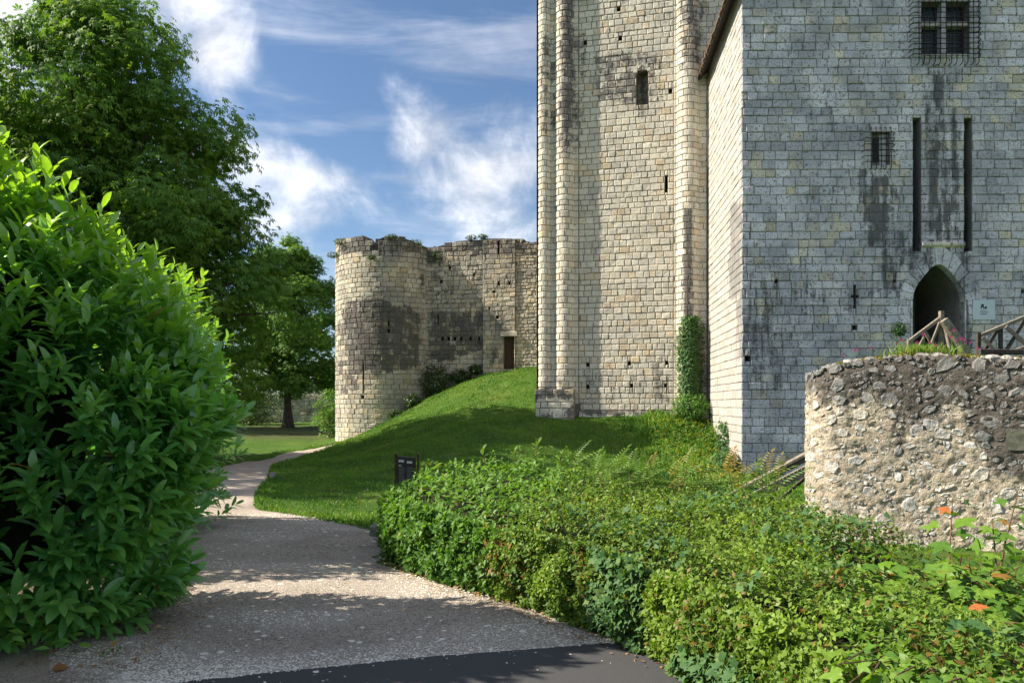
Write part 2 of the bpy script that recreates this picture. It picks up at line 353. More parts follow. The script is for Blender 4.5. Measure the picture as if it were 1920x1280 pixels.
bs = t.n('ShaderNodeBsdfPrincipled', {'Base Color': c, 'Roughness': .95, 'Specular IOR Level': .15, 'Normal': bump(t, t.math('ADD', hh, n2), .9, .012)})
out(t, bs.outputs[0]); M['gravel'] = m
V, Fc = drape(pr, pl_, 26, .012)
tag(add('path', mesh_np('path', V, Fc, mat=m, smooth=True)), 'pale gravel path curving away along the foot of the bank', 'path', kind='structure')
# asphalt in the foreground
ae = smooth_line([(-7.6, 3.3), (-4.0, 3.75), (-2.0, 4.36), (-1.35, 4.55), (-.6, 4.78), (.25, 4.97), (.7, 5.08), (1.7, 5.2)], 90)
ae[:, 1] += np.array([mnoise.noise(Vector((k*.45, 1.7, 0)))*.018 for k in range(90)])
ab = np.c_[np.linspace(-7.6, 1.7, 90), np.full(90, 1.0)]
V, Fc = drape(ae, ab, 8, .020); V[:, 2] = gz(V[:, 0], V[:, 1])+.022
tag(add('road', mesh_np('road', V, Fc[:, ::-1], mat=M['asphalt'])), 'dark asphalt at the near end of the gravel path', 'road', kind='structure')
# bare soil under the laurel
so = smooth_line([(-6.5, 4.15), (-3.7, 4.55), (-2.95, 5.05), (-2.55, 5.7), (-2.45, 6.4), (-2.7, 7.1), (-4.2, 7.6), (-6.5, 7.6)], 80)
so[:, 0] += np.array([mnoise.noise(Vector((k*.4, 5.7, 0)))*.09 for k in range(80)])
sb = np.full((80, 2), (-4.6, 5.9)); V, Fc = drape(so, sb, 6, .020)
tag(add('soil', mesh_np('soil', V, Fc, mat=M['soil'])), 'strip of bare dark soil at the foot of the laurel', 'soil', kind='structure')

# pebbles and flat stones lying in the near gravel: one uncountable mass
def instances(tv, tf, pos, rot, scl):
    """template verts/faces copied to every pos with 3x3 rot and scale -> V, F"""
    n, k = len(pos), len(tv)
    scl = np.asarray(scl, float); scl = scl[:, None] if scl.ndim == 1 else scl
    V = np.einsum('nij,nkj->nki', rot, tv[None]*scl[:, None, :])+pos[:, None, :]
    Fx = (tf[None]+(np.arange(n)*k)[:, None, None]).reshape(-1, tf.shape[1])
    return V.reshape(-1, 3), Fx
def frames(d, up):
    """rotation matrices whose Y axis is d and whose Z axis leans to up"""
    d = d/np.linalg.norm(d, axis=1, keepdims=True)
    x = np.cross(d, up); ln = np.linalg.norm(x, axis=1, keepdims=True); x = np.where(ln > 1e-4, x/np.maximum(ln, 1e-6), np.array([1.0, 0, 0]))
    z = np.cross(x, d); return np.stack([x, d, z], -1)
def rnd_dirs(n):
    v = NP.normal(size=(n, 3)); return v/np.linalg.norm(v, axis=1, keepdims=True)
peb_v = np.array([(0, 0, .5), (1, .1, 0), (.3, .9, .05), (-.8, .6, 0), (-.9, -.5, .05), (.2, -1, 0)], float)
peb_f = np.array([(0, 1, 2), (0, 2, 3), (0, 3, 4), (0, 4, 5), (0, 5, 1)])
def on_path(x, y):
    return (x < np.interp(y, pr[:, 1], pr[:, 0])-.03) & (x > np.interp(y, pl_[:, 1], pl_[:, 0]))
def asphalt_y(x): return np.interp(x, ae[:, 0], ae[:, 1])
n = 75000
py_ = 4.3+8.5*NP.random(n)**2.2; px_ = -.62*py_+(1.2+.62*py_)*NP.random(n)
ok = on_path(px_, py_) & (py_ > asphalt_y(px_)+NP.normal(size=n)*.012-np.where(NP.random(n) < .018, NP.random(n)**2*.5, 0))
patch = np.array([mnoise.noise(Vector((a*.8, b*1.4, 2.2))) for a, b in zip(px_[ok], py_[ok])])
px_, py_ = px_[ok], py_[ok]
sz = (.003+.0055*NP.random(len(px_))**2)*(1+.05*py_)
flat = NP.random(len(px_)) < .010; sz[flat] *= 3.0
ang = NP.random(len(px_))*6.283; cc, ss = np.cos(ang), np.sin(ang); zr, o1 = np.zeros_like(cc), np.ones_like(cc)
R = np.stack([np.stack([cc, -ss, zr], -1), np.stack([ss, cc, zr], -1), np.stack([zr, zr, o1], -1)], 1)
pos = np.c_[px_, py_, gz(px_, py_)+np.where(py_ < asphalt_y(px_)+.01, .0225, .013)]
V, Fc = instances(peb_v, peb_f, pos, R, np.c_[sz*(.7+.6*NP.random(len(sz))), sz, sz*np.where(flat, .4, 1.0)])
white = np.clip(NP.random(len(sz))*.65+1.3*np.clip(patch, -.3, .5)+np.where((py_ < 5.9) & (px_ > -2.4), .22, 0), 0, 1); white[flat] = .85
m, t = new_mat('pebbles'); r, g, b = attr3(t)
bs = t.n('ShaderNodeBsdfPrincipled', {'Base Color': t.mix(r, (.20, .165, .135), (.74, .70, .63)), 'Roughness': .9, 'Specular IOR Level': .15}); out(t, bs.outputs[0])
tag(add('gravel', mesh_np('gravel', V, Fc, np.repeat(np.c_[white, white*0, white*0], 6, 0), m)), 'loose pale gravel covering the near path', 'gravel', kind='stuff')

# ------------------------------------------------------------------ masonry
class Frame:
    """a wall plane: u runs along it, v is height, d stands out towards the viewer; th degrees turns its face to the left"""
    def __init__(s, ox, oy, th):
        a = math.radians(th); s.o = (ox, oy); s.U = (math.cos(a), -math.sin(a)); s.n = (-math.sin(a), -math.cos(a))
    def __call__(s, u, v, d=0.0):
        return (s.o[0]+u*s.U[0]+d*s.n[0], s.o[1]+u*s.U[1]+d*s.n[1], v)
    def pix(s, px, py, d=0.0):
        rx = (px-CX)/F; ox, oy = s.o[0]+d*s.n[0], s.o[1]+d*s.n[1]
        tt = (ox*s.n[0]+oy*s.n[1])/(rx*s.n[0]+s.n[1]); X, Y = tt*rx, tt
        return (X-ox)*s.U[0]+(Y-oy)*s.U[1], EYE+(HZ-py)/F*Y
    def rect(s, x0, y0, x1, y1, d=0.0):
        u0, v1 = s.pix(x0, y0, d); u1, v0 = s.pix(x1, y1, d); return (u0, u1, v0, v1)
class Round:
    """a cylinder wall; u is arc length from the point facing the viewer"""
    def __init__(s, cx, cy, r, flip=1): s.c = (cx, cy); s.r = r
    def __call__(s, u, v, d=0.0):
        a = u/s.r; r = s.r+d; return (s.c[0]+r*math.sin(a), s.c[1]-r*math.cos(a), v)
def rows_between(v0, v1, h, rng, jit=.14):
    r = [v0]
    while r[-1] < v1: r.append(r[-1]+h*rng.uniform(1-jit, 1+jit))
    return r
def cut(rects, hole):
    o = []; a0, a1, b0, b1 = hole[:4]
    for (u0, u1, v0, v1) in rects:
        if u1 <= a0 or u0 >= a1 or v1 <= b0 or v0 >= b1: o.append((u0, u1, v0, v1)); continue
        if u0 < a0: o.append((u0, a0, v0, v1))
        if u1 > a1: o.append((a1, u1, v0, v1))
        m0, m1 = max(u0, a0), min(u1, a1)
        if v0 < b0: o.append((m0, m1, v0, b0))
        if v1 > b1: o.append((m0, m1, b1, v1))
    return [q for q in o if q[1]-q[0] > .05 and q[3]-q[2] > .05]
class Wall:
    """ashlar: gathers stones, then makes the 300 that show largest single objects and joins the rest"""
    def __init__(s, seed, jit=.24): s.jit = jit; s.st = []; s.rng = random.Random(seed); s.core = MB()
    def stone(s, fr, u0, u1, v0, v1, stain, cream=.12, gap=.011, bev=.014, proud=.012, base=0.0, nu=1, rough=1.0, tone=None):
        R = s.rng; j = lambda k: R.uniform(-k, k)
        g = gap; p = base+R.uniform(-.2, 1)*proud; k = .010*rough
        um, vm = (u0+u1)/2, (v0+v1)/2
        P = lambda u, v, d: fr(u, v, d)
        if nu == 1:
            c0 = [(u0+g+j(k), v0+g+j(k)), (u1-g+j(k), v0+g+j(k)), (u1-g+j(k), v1-g+j(k)), (u0+g+j(k), v1-g+j(k))]
            b = bev*rough
            sg = ((1, 1), (-1, 1), (-1, -1), (1, -1))
            c1 = [(a+e[0]*b*R.uniform(.6, 1.9), c+e[1]*b*R.uniform(.6, 1.9)) for (a, c), e in zip(c0, sg)]
            V = [P(a, c, base-.05) for a, c in c0]+[P(a, c, p-b*.9+j(.004*rough)) for a, c in c0]+[P(a, c, p+j(.006*rough)) for a, c in c1]
            Fc = [(8, 9, 10, 11)]
            for q in range(4):
                w_ = (q+1) % 4; Fc += [(4+q, 4+w_, 8+w_, 8+q), (q, w_, 4+w_, 4+q)]
        else:
            uc = [u0+g, u0+g+bev]+[lerp(u0+g+bev, u1-g-bev, q/nu) for q in range(1, nu)]+[u1-g-bev, u1-g]
            vr = [v0+g, v0+g+bev, v1-g-bev, v1-g]; nc = len(uc); V = []
            for bi, vv in enumerate(vr):
                for ai, uu in enumerate(uc):
                    edge = bi in (0, 3) or ai in (0, nc-1)
                    V.append(P(uu+j(.003*rough), vv+j(.004*rough), p-(bev if edge else 0)+j(.004*rough)))
            Fc = [(b_*nc+a, b_*nc+a+1, (b_+1)*nc+a+1, (b_+1)*nc+a) for b_ in range(3) for a in range(nc-1)]
            ring = list(range(nc))+[nc*2-1, nc*3-1]+list(range(nc*4-1, nc*3-1, -1))+[nc*2, nc]
            o = len(V); rv = [(uc[q % nc], vr[q//nc]) for q in ring]
            V += [P(a, c, base-.05) for a, c in rv]
            for q in range(len(ring)):
                w_ = (q+1) % len(ring); Fc.append((o+q, o+w_, ring[w_], ring[q]))
        tn = R.betavariate(3, 2.4) if tone is None else tone
        cr = 0.0 if R.random() > cream else R.uniform(.5, 1.0)
        cr = min(1, max(0, cr+R.uniform(0, .25)))
        cols = []; sj = R.uniform(-1.1, 1)*s.jit
        for v in V:
            x, y = proj(v); g_ = max(0.0, stain(x, y)) if stain else 0.0; cols.append((tn, max(0.0, g_+sj*min(1.0, g_*3)), cr))
        ctr = fr(um, vm, p); x, y = proj(ctr)
        area = (u1-u0)*(v1-v0)/(ctr[1]**2) if ctr[1] > 1 else 0
        vis = -20 < x < 1940 and -20 < y < 1100
        s.st.append((area if vis else -1, V, Fc, cols))
    def course(s, fr, u0, u1, v0, v1, w, stain, holes=(), top=None, **kw):
        R = s.rng; u = u0-R.uniform(0, w)
        while u < u1:
            n_ = u+w*R.uniform(.68, 1.38)
            a, b = max(u, u0), min(n_, u1)
            if u1-b < .12: b = n_ = u1
            u = n_
            if b-a < .08: continue
            if top is not None and top((a+b)/2) < v1-.05: continue
            rects = [(a, b, v0, v1)]
            for hl in holes: rects = cut(rects, hl)
            for q in rects: s.stone(fr, *q, stain, **kw)
    def wall(s, fr, u0, u1, rows, w, stain, holes=(), top=None, **kw):
        for v0, v1 in zip(rows[:-1], rows[1:]): s.course(fr, u0, u1, v0, v1, w, stain, holes, top, **kw)
    def face(s, fr, us, v0, top, holes=(), d=-.03, back=-1.0, stain=None, ends=True, deep=.7, rear=True):
        """the wall body behind the stones, pierced by the openings (each opening may carry its own depth)"""
        us = sorted(set([round(u, 4) for u in us]+[round(e, 4) for h_ in holes for e in h_[:2] if us[0] < e < us[-1]]))
        C = s.core
        colat = lambda p: (.5, (max(0.0, stain(*proj(p))) if stain else 0.0), .2)
        def quad(a, b, c, e):
            i = len(C.v); C.v += [a, b, c, e]; C.c += [colat(q) for q in (a, b, c, e)]; C.f.append((i, i+1, i+2, i+3))
        for a, b in zip(us[:-1], us[1:]):
            cuts = sorted((h_[2], h_[3]) for h_ in holes if h_[0] <= a+1e-4 and h_[1] >= b-1e-4)
            lo = v0
            for c0, c1 in cuts:
                if c0 > lo: quad(fr(a, lo, d), fr(b, lo, d), fr(b, c0, d), fr(a, c0, d))
                lo = max(lo, c1)
            ta, tb = top(a), top(b)
            if min(ta, tb) > lo:
                quad(fr(a, lo, d), fr(b, lo, d), fr(b, tb, d), fr(a, ta, d))
            quad(fr(a, ta, d), fr(b, tb, d), fr(b, tb, back), fr(a, ta, back))
            if rear and not any(len(h_) > 5 and h_[0] <= a+1e-4 and h_[1] >= b-1e-4 for h_ in holes): quad(fr(b, v0, back), fr(a, v0, back), fr(a, ta, back), fr(b, tb, back))
        if ends:
            for u, sg in ((us[0], 1), (us[-1], -1)):
                q = [fr(u, v0, back), fr(u, v0, d), fr(u, top(u), d), fr(u, top(u), back)]
                quad(*(q if sg > 0 else q[::-1]))
        for h_ in holes:
            a, b, c0, c1 = h_[:4]; e = -(h_[4] if len(h_) > 4 else deep)
            quad(fr(a, c0, d), fr(a, c1, d), fr(a, c1, e), fr(a, c0, e)); quad(fr(b, c1, d), fr(b, c0, d), fr(b, c0, e), fr(b, c1, e))
            quad(fr(a, c0, d), fr(a, c0, e), fr(b, c0, e), fr(b, c0, d)); quad(fr(a, c1, e), fr(a, c1, d), fr(b, c1, d), fr(b, c1, e))
            if not (len(h_) > 5 and h_[5] == 'open'): quad(fr(a, c0, e), fr(b, c0, e), fr(b, c1, e), fr(a, c1, e))
    def finish(s, parent, stone_m, core_m, keep=300, name='stone', rest='masonry'):
        wl = s.core.build('wall', core_m, parent)
        s.st.sort(key=lambda q: -q[0])
        for a, V, Fc, cols in s.st[:keep]: add(name, mesh_py(name, V, Fc, stone_m, cols), wl)
        V, Fc, cols = [], [], []
        for a, v, f, c in s.st[keep:]:
            i = len(V); V += v; Fc += [tuple(i+q for q in ff) for ff in f]; cols += c
        if V: tag(add(rest, mesh_py(rest, V, Fc, stone_m, cols), wl), kind='stuff')
        return wl
def soft(x, y, x0, x1, y0, y1, s=8.0, amt=1.0):
    return amt*sstep(x0-s, x0+s, x)*(1-sstep(x1-s, x1+s, x))*sstep(y0-s, y0+s, y)*(1-sstep(y1-s, y1+s, y))

# ------------------------------------------------------------------ the great keep
KT = 14.0
KF = Frame(1.17, 34.9, KT)
keep_t = thing('keep_tower', (4.5, 36, 1.0), 'tall cream stone keep with round engaged shafts and a narrow arched window', 'castle tower')
def keep_stain(x, y):
    v = soft(x, y, 1108, 1262, 95, 196, 14, .62)*(1-.5*sstep(1215, 1262, x))
    v = max(v, soft(x, y, 1048, 1079, -200, 300, 12, .85)*(1-.6*sstep(200, 330, y)), soft(x, y, 1010, 1034, 60, 250, 10, .6), soft(x, y, 1077, 1100, 60, 290, 8, .55))
    v = max(v, soft(x, y, 1270, 1325, -200, 135, 12, .55), soft(x, y, 1281, 1299, 390, 640, 6, 1.0), soft(x, y, 1080, 1320, -200, 60, 30, .28))
    v = max(v, soft(x, y, 1085, 1262, 660, 770, 14, .34), soft(x, y, 1190, 1220, 190, 225, 7, .6), soft(x, y, 1230, 1262, 690, 760, 10, .55))
    v = max(v, soft(x, y, 995, 1076, 726, 748, 4, .85), soft(x, y, 995, 1080, 770, 800, 5, .7), soft(x, y, 1060, 1090, 755, 800, 6, .8), soft(x, y, 1085, 1262, 768, 776, 2, .9))
    return v
kr = rows_between(.3, 21.2, .272, random.Random(3))
def hole(fr, x0, y0, x1, y1, deep=.7, base=0.0): return fr.rect(x0, y0, x1, y1, base)+(deep,)
kh = [hole(KF, 1193, 134, 1215, 195, .75), hole(KF, 1246.5, 329, 1252, 361, 1.0)]
for x, y, r in ((1160, 17, 3.5), (1163, 72, 3.4), (1097, 80, 3), (1257, 170, 3.2), (1102, 683, 2.8), (1180, 681, 3), (1250, 680, 2.6), (1102, 725, 2.8), (1184, 723, 2.8), (1248, 723, 2.4)):
    kh.append(hole(KF, x-r, y-r*1.25, x+r, y+r*1.25, .5))
K = Wall(21, .14)
uL, _ = KF.pix(1085, 400); uR, _ = KF.pix(1263, 400); uE, _ = KF.pix(1323, 400, .3)
K.wall(KF, uL, uR, kr, .345, keep_stain, kh, cream=.13, gap=.014, bev=.018, proud=.016)
K.face(KF, [uL-.1, uR+.1], -.5, lambda u: 21.2, kh, back=-2.0, stain=keep_stain, ends=False)
# wall above the gatehouse eave, right of the shaft
K.wall(KF, uE-.15, 13.0, [r for r in kr if r > 12], .36, keep_stain, base=0.0)
K.face(KF, [uE-.3, 13.2], -.5, lambda u: 21.2, (), back=-2.0, stain=keep_stain)
def shaft(u_c, d_c, rad, nst, a0, a1, kw=None):
    ex, ey, _ = KF(u_c, 0, d_c)
    def fr(u, v, d):
        a = u/rad; r = rad+d
        return (ex+r*(math.sin(a)*KF.U[0]+math.cos(a)*KF.n[0]), ey+r*(math.sin(a)*KF.U[1]+math.cos(a)*KF.n[1]), v)
    span = (a1-a0)*rad
    for i, (v0, v1) in enumerate(zip(kr[:-1], kr[1:])):
        off = (.5 if i % 2 else 0)*span/nst+K.rng.uniform(-.06, .06); cuts_ = [a0*rad]+[a0*rad+off+span/nst*q for q in range(1-(i % 2), nst+1) if .08 < off+span/nst*q < span-.08]+[a1*rad]
        for p0, p1 in zip(cuts_[:-1], cuts_[1:]): K.stone(fr, p0, p1, v0, v1, keep_stain, cream=.13, nu=4, bev=.02, gap=.014, proud=.018)
    us = [lerp(a0*rad, a1*rad, q/14) for q in range(15)]
    K.face(fr, us, -.5, lambda u: 21.2, (), d=-.03, back=-rad*.8, stain=keep_stain, ends=False)
def strip(u0, u1, base, rows=kr, d_back=-.6, cream=.1, w=.6, **kw):
    K.wall(KF, u0, u1, rows, w, keep_stain, base=base, cream=cream, **kw)
    K.face(KF, [u0, u1], -.5, lambda u: rows[-1], (), d=base-.03, back=d_back, stain=keep_stain)
pu = lambda x, d=0.0: KF.pix(x, 400, d)[0]
strip(pu(1010, .1), pu(1084, .12), .06)                                  # corner buttress
shaft((pu(1007, .3)+pu(1031, .3))/2, .02, .29, 2, -2.0, 1.45)
shaft((pu(1037, .4)+pu(1076, .4))/2, -.10, .46, 3, -1.4, 1.4)
strip(pu(1263, .1), pu(1325, .12), .05)                                  # buttress beside the gatehouse
shaft((pu(1268, .4)+pu(1312, .4))/2, -.10, .52, 3, -1.4, 1.4)
# sprayed plinths at the foot
v_pl = KF.pix(1040, 729, .75)[1]
pr_rows = [.2, .55, .98, v_pl-.88, v_pl-.6, v_pl-.3, v_pl]
pr_rows = sorted(set(round(q, 3) for q in pr_rows)); pr_rows = [pr_rows[0]]+[b for a, b in zip(pr_rows[:-1], pr_rows[1:]) if b-a > .12]
strip(pu(1003, .48), pu(1076, .48), .46, pr_rows, w=.46, rough=1.8)
v_p2 = KF.pix(1180, 772, .12)[1]
strip(uL, uR+.2, .11, [.2, v_p2-.32, v_p2], w=.40, rough=1.5)
strip(pu(1256, .6), pu(1330, .6), .55, [.2, v_p2-.3, v_p2+.05], w=.5, rough=1.5)
K.core.quad(KF(-.0, -.5, .1), KF(-.0, 21.2, .1), KF(-.0, 21.2, -13), KF(-.0, -.5, -13))
kw_ = K.finish(keep_t, M['keep'], M['mortar'])
# arched window head: a hood of radiating stones, and the blocked window inside
WM = MB(); u0, u1, v0, v1 = KF.rect(1193, 134, 1215, 195)
for a in range(4):
    for b in range(2):
        uu = lerp(u0, u1, b/2)+.01; vv = lerp(v0, v1, a/4)+.01
        p = [KF(uu, vv, -.42), KF(uu+(u1-u0)/2-.02, vv, -.42), KF(uu+(u1-u0)/2-.02, vv+(v1-v0)/4-.02, -.42), KF(uu, vv+(v1-v0)/4-.02, -.42)]
        WM.quad(*p, col=(.3+.4*RND.random(), .6, .2))
win = WM.build('window', M['mortar'], keep_t)
def arch_ring(fr, uc, vs, ri, ro, n, parent, mat_, d0=-.25, d1=.02, a0=0.0, a1=math.pi, point=0.0, stainv=.5, name='arch_stone'):
    """voussoirs of a (pointed) arch round (uc, vs)"""
    def pt(a, r):
        x, y = r*math.cos(a), r*math.sin(a)*(1+point*math.sin(a)**6); return uc+x, vs+y
    for q in range(n):
        b0, b1 = lerp(a0, a1, q/n)+.012, lerp(a0, a1, (q+1)/n)-.012; V = []
        for dd in (d0, d1):
            for rr in (ri, ro*RND.uniform(.94, 1.06)):
                for a in (b0, (b0+b1)/2, b1): x, y = pt(a, rr); V.append(fr(x, y, dd+RND.uniform(-.008, .008)))
        Fc = [(6, 9, 10, 7), (7, 10, 11, 8), (0, 6, 7, 1), (1, 7, 8, 2), (3, 4, 10, 9), (4, 5, 11, 10), (0, 3, 9, 6), (2, 8, 11, 5)]
        tn = RND.betavariate(3, 2.5); add(name, mesh_py(name, V, [f[::-1] for f in Fc], mat_, [(tn, stainv*RND.random(), .2*RND.random())]*12), parent)
arch_ring(KF, (u0+u1)/2, v1-.06, (u1-u0)/2-.03, (u1-u0)/2+.13, 6, win, M['keep'], d0=-.3, d1=.016, point=.30, stainv=.9)

# ------------------------------------------------------------------ gatehouse
GT = 0.6
C0 = ray(1390.5, 757, 26.0)
GF = Frame(C0[0], 26.0, GT)
SD = (135.0/F, 1.0); L = math.hypot(*SD); SD = (SD[0]/L, SD[1]/L)         # side wall runs back to the keep
class Side:
    def __call__(s, u, v, d=0.0):                                         # u: 0 at the keep end, 7.9 at the corner
        w_ = 7.9-u; return (C0[0]+SD[0]*w_-SD[1]*d, 26.0+SD[1]*w_+SD[0]*d, v)
GS = Side()
gate_t = thing('gatehouse', (C0[0]+4, 28, -.8), 'shaded grey stone gatehouse block with barred windows and a pointed doorway', 'castle gatehouse')
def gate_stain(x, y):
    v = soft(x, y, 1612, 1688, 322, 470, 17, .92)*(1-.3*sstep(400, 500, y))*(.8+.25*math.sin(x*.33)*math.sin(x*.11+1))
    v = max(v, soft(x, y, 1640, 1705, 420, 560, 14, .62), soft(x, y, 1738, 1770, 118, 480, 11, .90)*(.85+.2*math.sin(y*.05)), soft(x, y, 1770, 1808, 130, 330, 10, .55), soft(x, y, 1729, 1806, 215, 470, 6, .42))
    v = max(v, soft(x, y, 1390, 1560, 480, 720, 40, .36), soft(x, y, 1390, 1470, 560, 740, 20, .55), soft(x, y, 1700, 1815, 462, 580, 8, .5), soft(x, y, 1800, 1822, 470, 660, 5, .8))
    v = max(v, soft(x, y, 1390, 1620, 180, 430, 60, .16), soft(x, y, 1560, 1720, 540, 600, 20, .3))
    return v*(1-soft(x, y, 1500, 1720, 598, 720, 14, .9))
gr_ = rows_between(-1.3, 17.0, .298, random.Random(5), .12)
gh = [hole(GF, 1728, 4, 1818, 104, .42), hole(GF, 1633, 248, 1669, 309, .20), hole(GF, 1712, 221, 1727.5, 471, .55), hole(GF, 1808, 221, 1823, 471, .55),
      hole(GF, 1600.5, 534, 1605.5, 578, .9), hole(GF, 1596, 553, 1610.5, 558, .9)]
dz = GF.rect(1707, 474, 1812, 690); gh.append((dz[0], dz[1], dz[2], dz[3], .02, 'open'))
for x, y, r in ((1603, 614, 4.2), (1402, 672, 5), (1456, 527, 3.4), (1678, 527, 2.6), (1918, 546, 3)):
    gh.append(hole(GF, x-r, y-r, x+r, y+r, .5))
G = Wall(8, .07)
ur = 13.5
S = Wall(9)
def side_stain(x, y): return max(soft(x, y, 1366, 1392, 380, 560, 7, .95), soft(x, y, 1380, 1392, 540, 680, 4, .85))
for v0, v1 in zip(gr_[:-1], gr_[1:]):
    vm = (v0+v1)/2
    y_here = HZ-(vm-EYE)/25.9*F
    low = y_here > 735
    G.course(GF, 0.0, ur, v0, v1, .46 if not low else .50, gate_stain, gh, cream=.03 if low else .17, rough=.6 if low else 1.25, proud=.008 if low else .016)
    if v0 < 16.2: S.course(GS, 0.0, 7.9, v0, v1, .52, side_stain, (), cream=.15, rough=1.0)
G.face(GF, [0.0, ur], -1.6, lambda u: 17.0, gh, back=-.10, rear=False, stain=gate_stain, ends=False)
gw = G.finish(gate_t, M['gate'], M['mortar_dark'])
S.face(GS, [0.0, 3.9, 7.88], -1.6, lambda u: 16.3, (), back=-.3, d=-.02, ends=False)
sw = S.finish(gate_t, M['gside'], M['mortar'])
tag(sw, 'sunlit pale side wall')
# roof with overhanging eave tiles along the side wall
ROOF = MB(); v_e = 16.0
p = [GS(-.1, v_e+.02, .42), GS(8.3, v_e+.02, .42), GS(8.3, v_e+6.2, -6), GS(-.1, v_e+6.2, -6)]
ROOF.quad(*p); ROOF.quad(*[(a[0], a[1], a[2]-.10) for a in p[::-1]])
ROOF.quad(p[0], p[3], (p[3][0], p[3][1], p[3][2]-.1), (p[0][0], p[0][1], p[0][2]-.1)); ROOF.quad(p[0], (p[0][0], p[0][1], p[0][2]-.1), (p[1][0], p[1][1], p[1][2]-.1), p[1])
roof = ROOF.build('roof', M['wood_dark'], gate_t)
for k in range(42):
    TB = MB(); u = -.1+k*.2
    for lay in range(2):
        dd = .50-lay*.13+RND.uniform(-.03, .03); vv = v_e+.03+lay*.13+RND.uniform(-.025, .025)
        q = [GS(u+.012, vv, dd), GS(u+.188, vv, dd), GS(u+.188, vv+.16, dd-.17), GS(u+.012, vv+.16, dd-.17)]
        n_ = [(a[0], a[1], a[2]-.045) for a in q]
        TB.add(q+n_, [(0, 1, 2, 3), (7, 6, 5, 4), (0, 4, 5, 1), (1, 5, 6, 2), (2, 6, 7, 3), (3, 7, 4, 0)])
    TB.build('tile', M['tile'], roof)
# pointed doorway
uc = (GF.pix(1711, 560)[0]+GF.pix(1809, 560)[0])/2; hw = (GF.pix(1809, 560)[0]-GF.pix(1711, 560)[0])/2
v_spring = GF.pix(1760, 562)[1]; v_apex = GF.pix(1760, 491)[1]; pt_ = (v_apex-v_spring)/hw-1.0
DM = MB(); PG = MB(); NA = 20
def apt(a, r=hw): return uc+r*math.cos(a), v_spring+r*math.sin(a)*(1+pt_*math.sin(a)**6)*(1 if r == hw else 1)
prof = [(uc+hw, -1.2)]+[apt(math.pi*q/NA) for q in range(NA+1)]+[(uc-hw, -1.2)]
top_v = dz[3]
for (a, b), (c_, e) in zip(prof[:-1], prof[1:]):
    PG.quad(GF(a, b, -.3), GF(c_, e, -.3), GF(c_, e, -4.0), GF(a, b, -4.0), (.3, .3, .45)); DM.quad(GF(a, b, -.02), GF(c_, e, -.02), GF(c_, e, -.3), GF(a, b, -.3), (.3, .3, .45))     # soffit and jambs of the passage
for (a, b), (c_, e) in zip(prof[1:-2], prof[2:-1]):
    DM.quad(GF(a, b, -.02), GF(a, top_v, -.02), GF(c_, top_v, -.02), GF(c_, e, -.02), (.45, .55, .1))
for sgn in (-1, 1):
    e0 = dz[1] if sgn > 0 else dz[0]; e1 = uc+sgn*hw
    DM.quad(GF(e0, -1.2, -.02), GF(e1, -1.2, -.02), GF(e1, top_v, -.02), GF(e0, top_v, -.02), (.5, .5, .1))
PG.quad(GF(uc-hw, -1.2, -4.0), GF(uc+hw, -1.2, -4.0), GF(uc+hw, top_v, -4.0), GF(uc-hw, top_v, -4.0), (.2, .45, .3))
DM.quad(GF(uc-hw, 3.4, -.02), GF(uc+hw, 3.4, -.02), GF(uc+hw, 3.4, -2.2), GF(uc-hw, 3.4, -2.2), (.4, .3, .1))
door = DM.build('doorway', M['gate'], gate_t); PG.build('passage', M['mortar_dark'], door)  # passage lined in dark mortar colour, deepening the shade inside
for k in range(5):
    LF = MB(); a = uc-hw+.03+k*.14; q = [(a, 2.9), (a+.132, 2.9), (a+.132, v_apex-.55+.10*k), (a, v_apex-.65+.10*k)]
    LF.add([GF(x, y, d) for d in (-1.3, -1.24) for x, y in q], [(4, 5, 6, 7), (0, 4, 7, 3), (1, 2, 6, 5), (3, 7, 6, 2)]); LF.build('door_board', M['door'], door)
arch_ring(GF, uc, v_spring, hw, hw+.50, 13, door, M['gate'], d0=-.3, d1=.02, point=pt_*.8, stainv=.75)
for sgn in (-1, 1):                                                       # jamb stones below the spring
    v = v_spring-.02
    while v > 2.6:
        h_ = RND.uniform(.26, .42); a, b = sorted((uc+sgn*(hw+.0), (dz[1]-.01 if sgn > 0 else dz[0]+.01)))
        JB = MB(); q = [GF(a, v-h_+.012, .012), GF(b, v-h_+.012, .012), GF(b, v-.012, .012), GF(a, v-.012, .012)]; bk = [GF(a, v-h_+.012, -.3), GF(b, v-h_+.012, -.3), GF(b, v-.012, -.3), GF(a, v-.012, -.3)]
        JB.add(q+bk, [(0, 1, 2, 3), (0, 4, 5, 1), (1, 5, 6, 2), (2, 6, 7, 3), (3, 7, 4, 0)], (RND.random(), .55*RND.random(), .1)); JB.build('jamb_stone', M['gate'], door); v -= h_
ml = MB(); a, b = GF.pix(1728, 458)[0], GF.pix(1807, 458)[0]; v = GF.pix(1760, 459)[1]
ml.add([GF(a, v-.09, .0), GF(b, v-.09, .0), GF(b, v-.03, .10), GF(a, v-.03, .10), GF(a, v+.07, .10), GF(b, v+.07, .10), GF(b, v+.10, 0), GF(a, v+.10, 0)], [(0, 1, 2, 3), (3, 2, 5, 4), (4, 5, 6, 7), (1, 6, 5, 2), (0, 3, 4, 7)], (.7, .1, .8))
ml.build('sill', M['gate'], door)
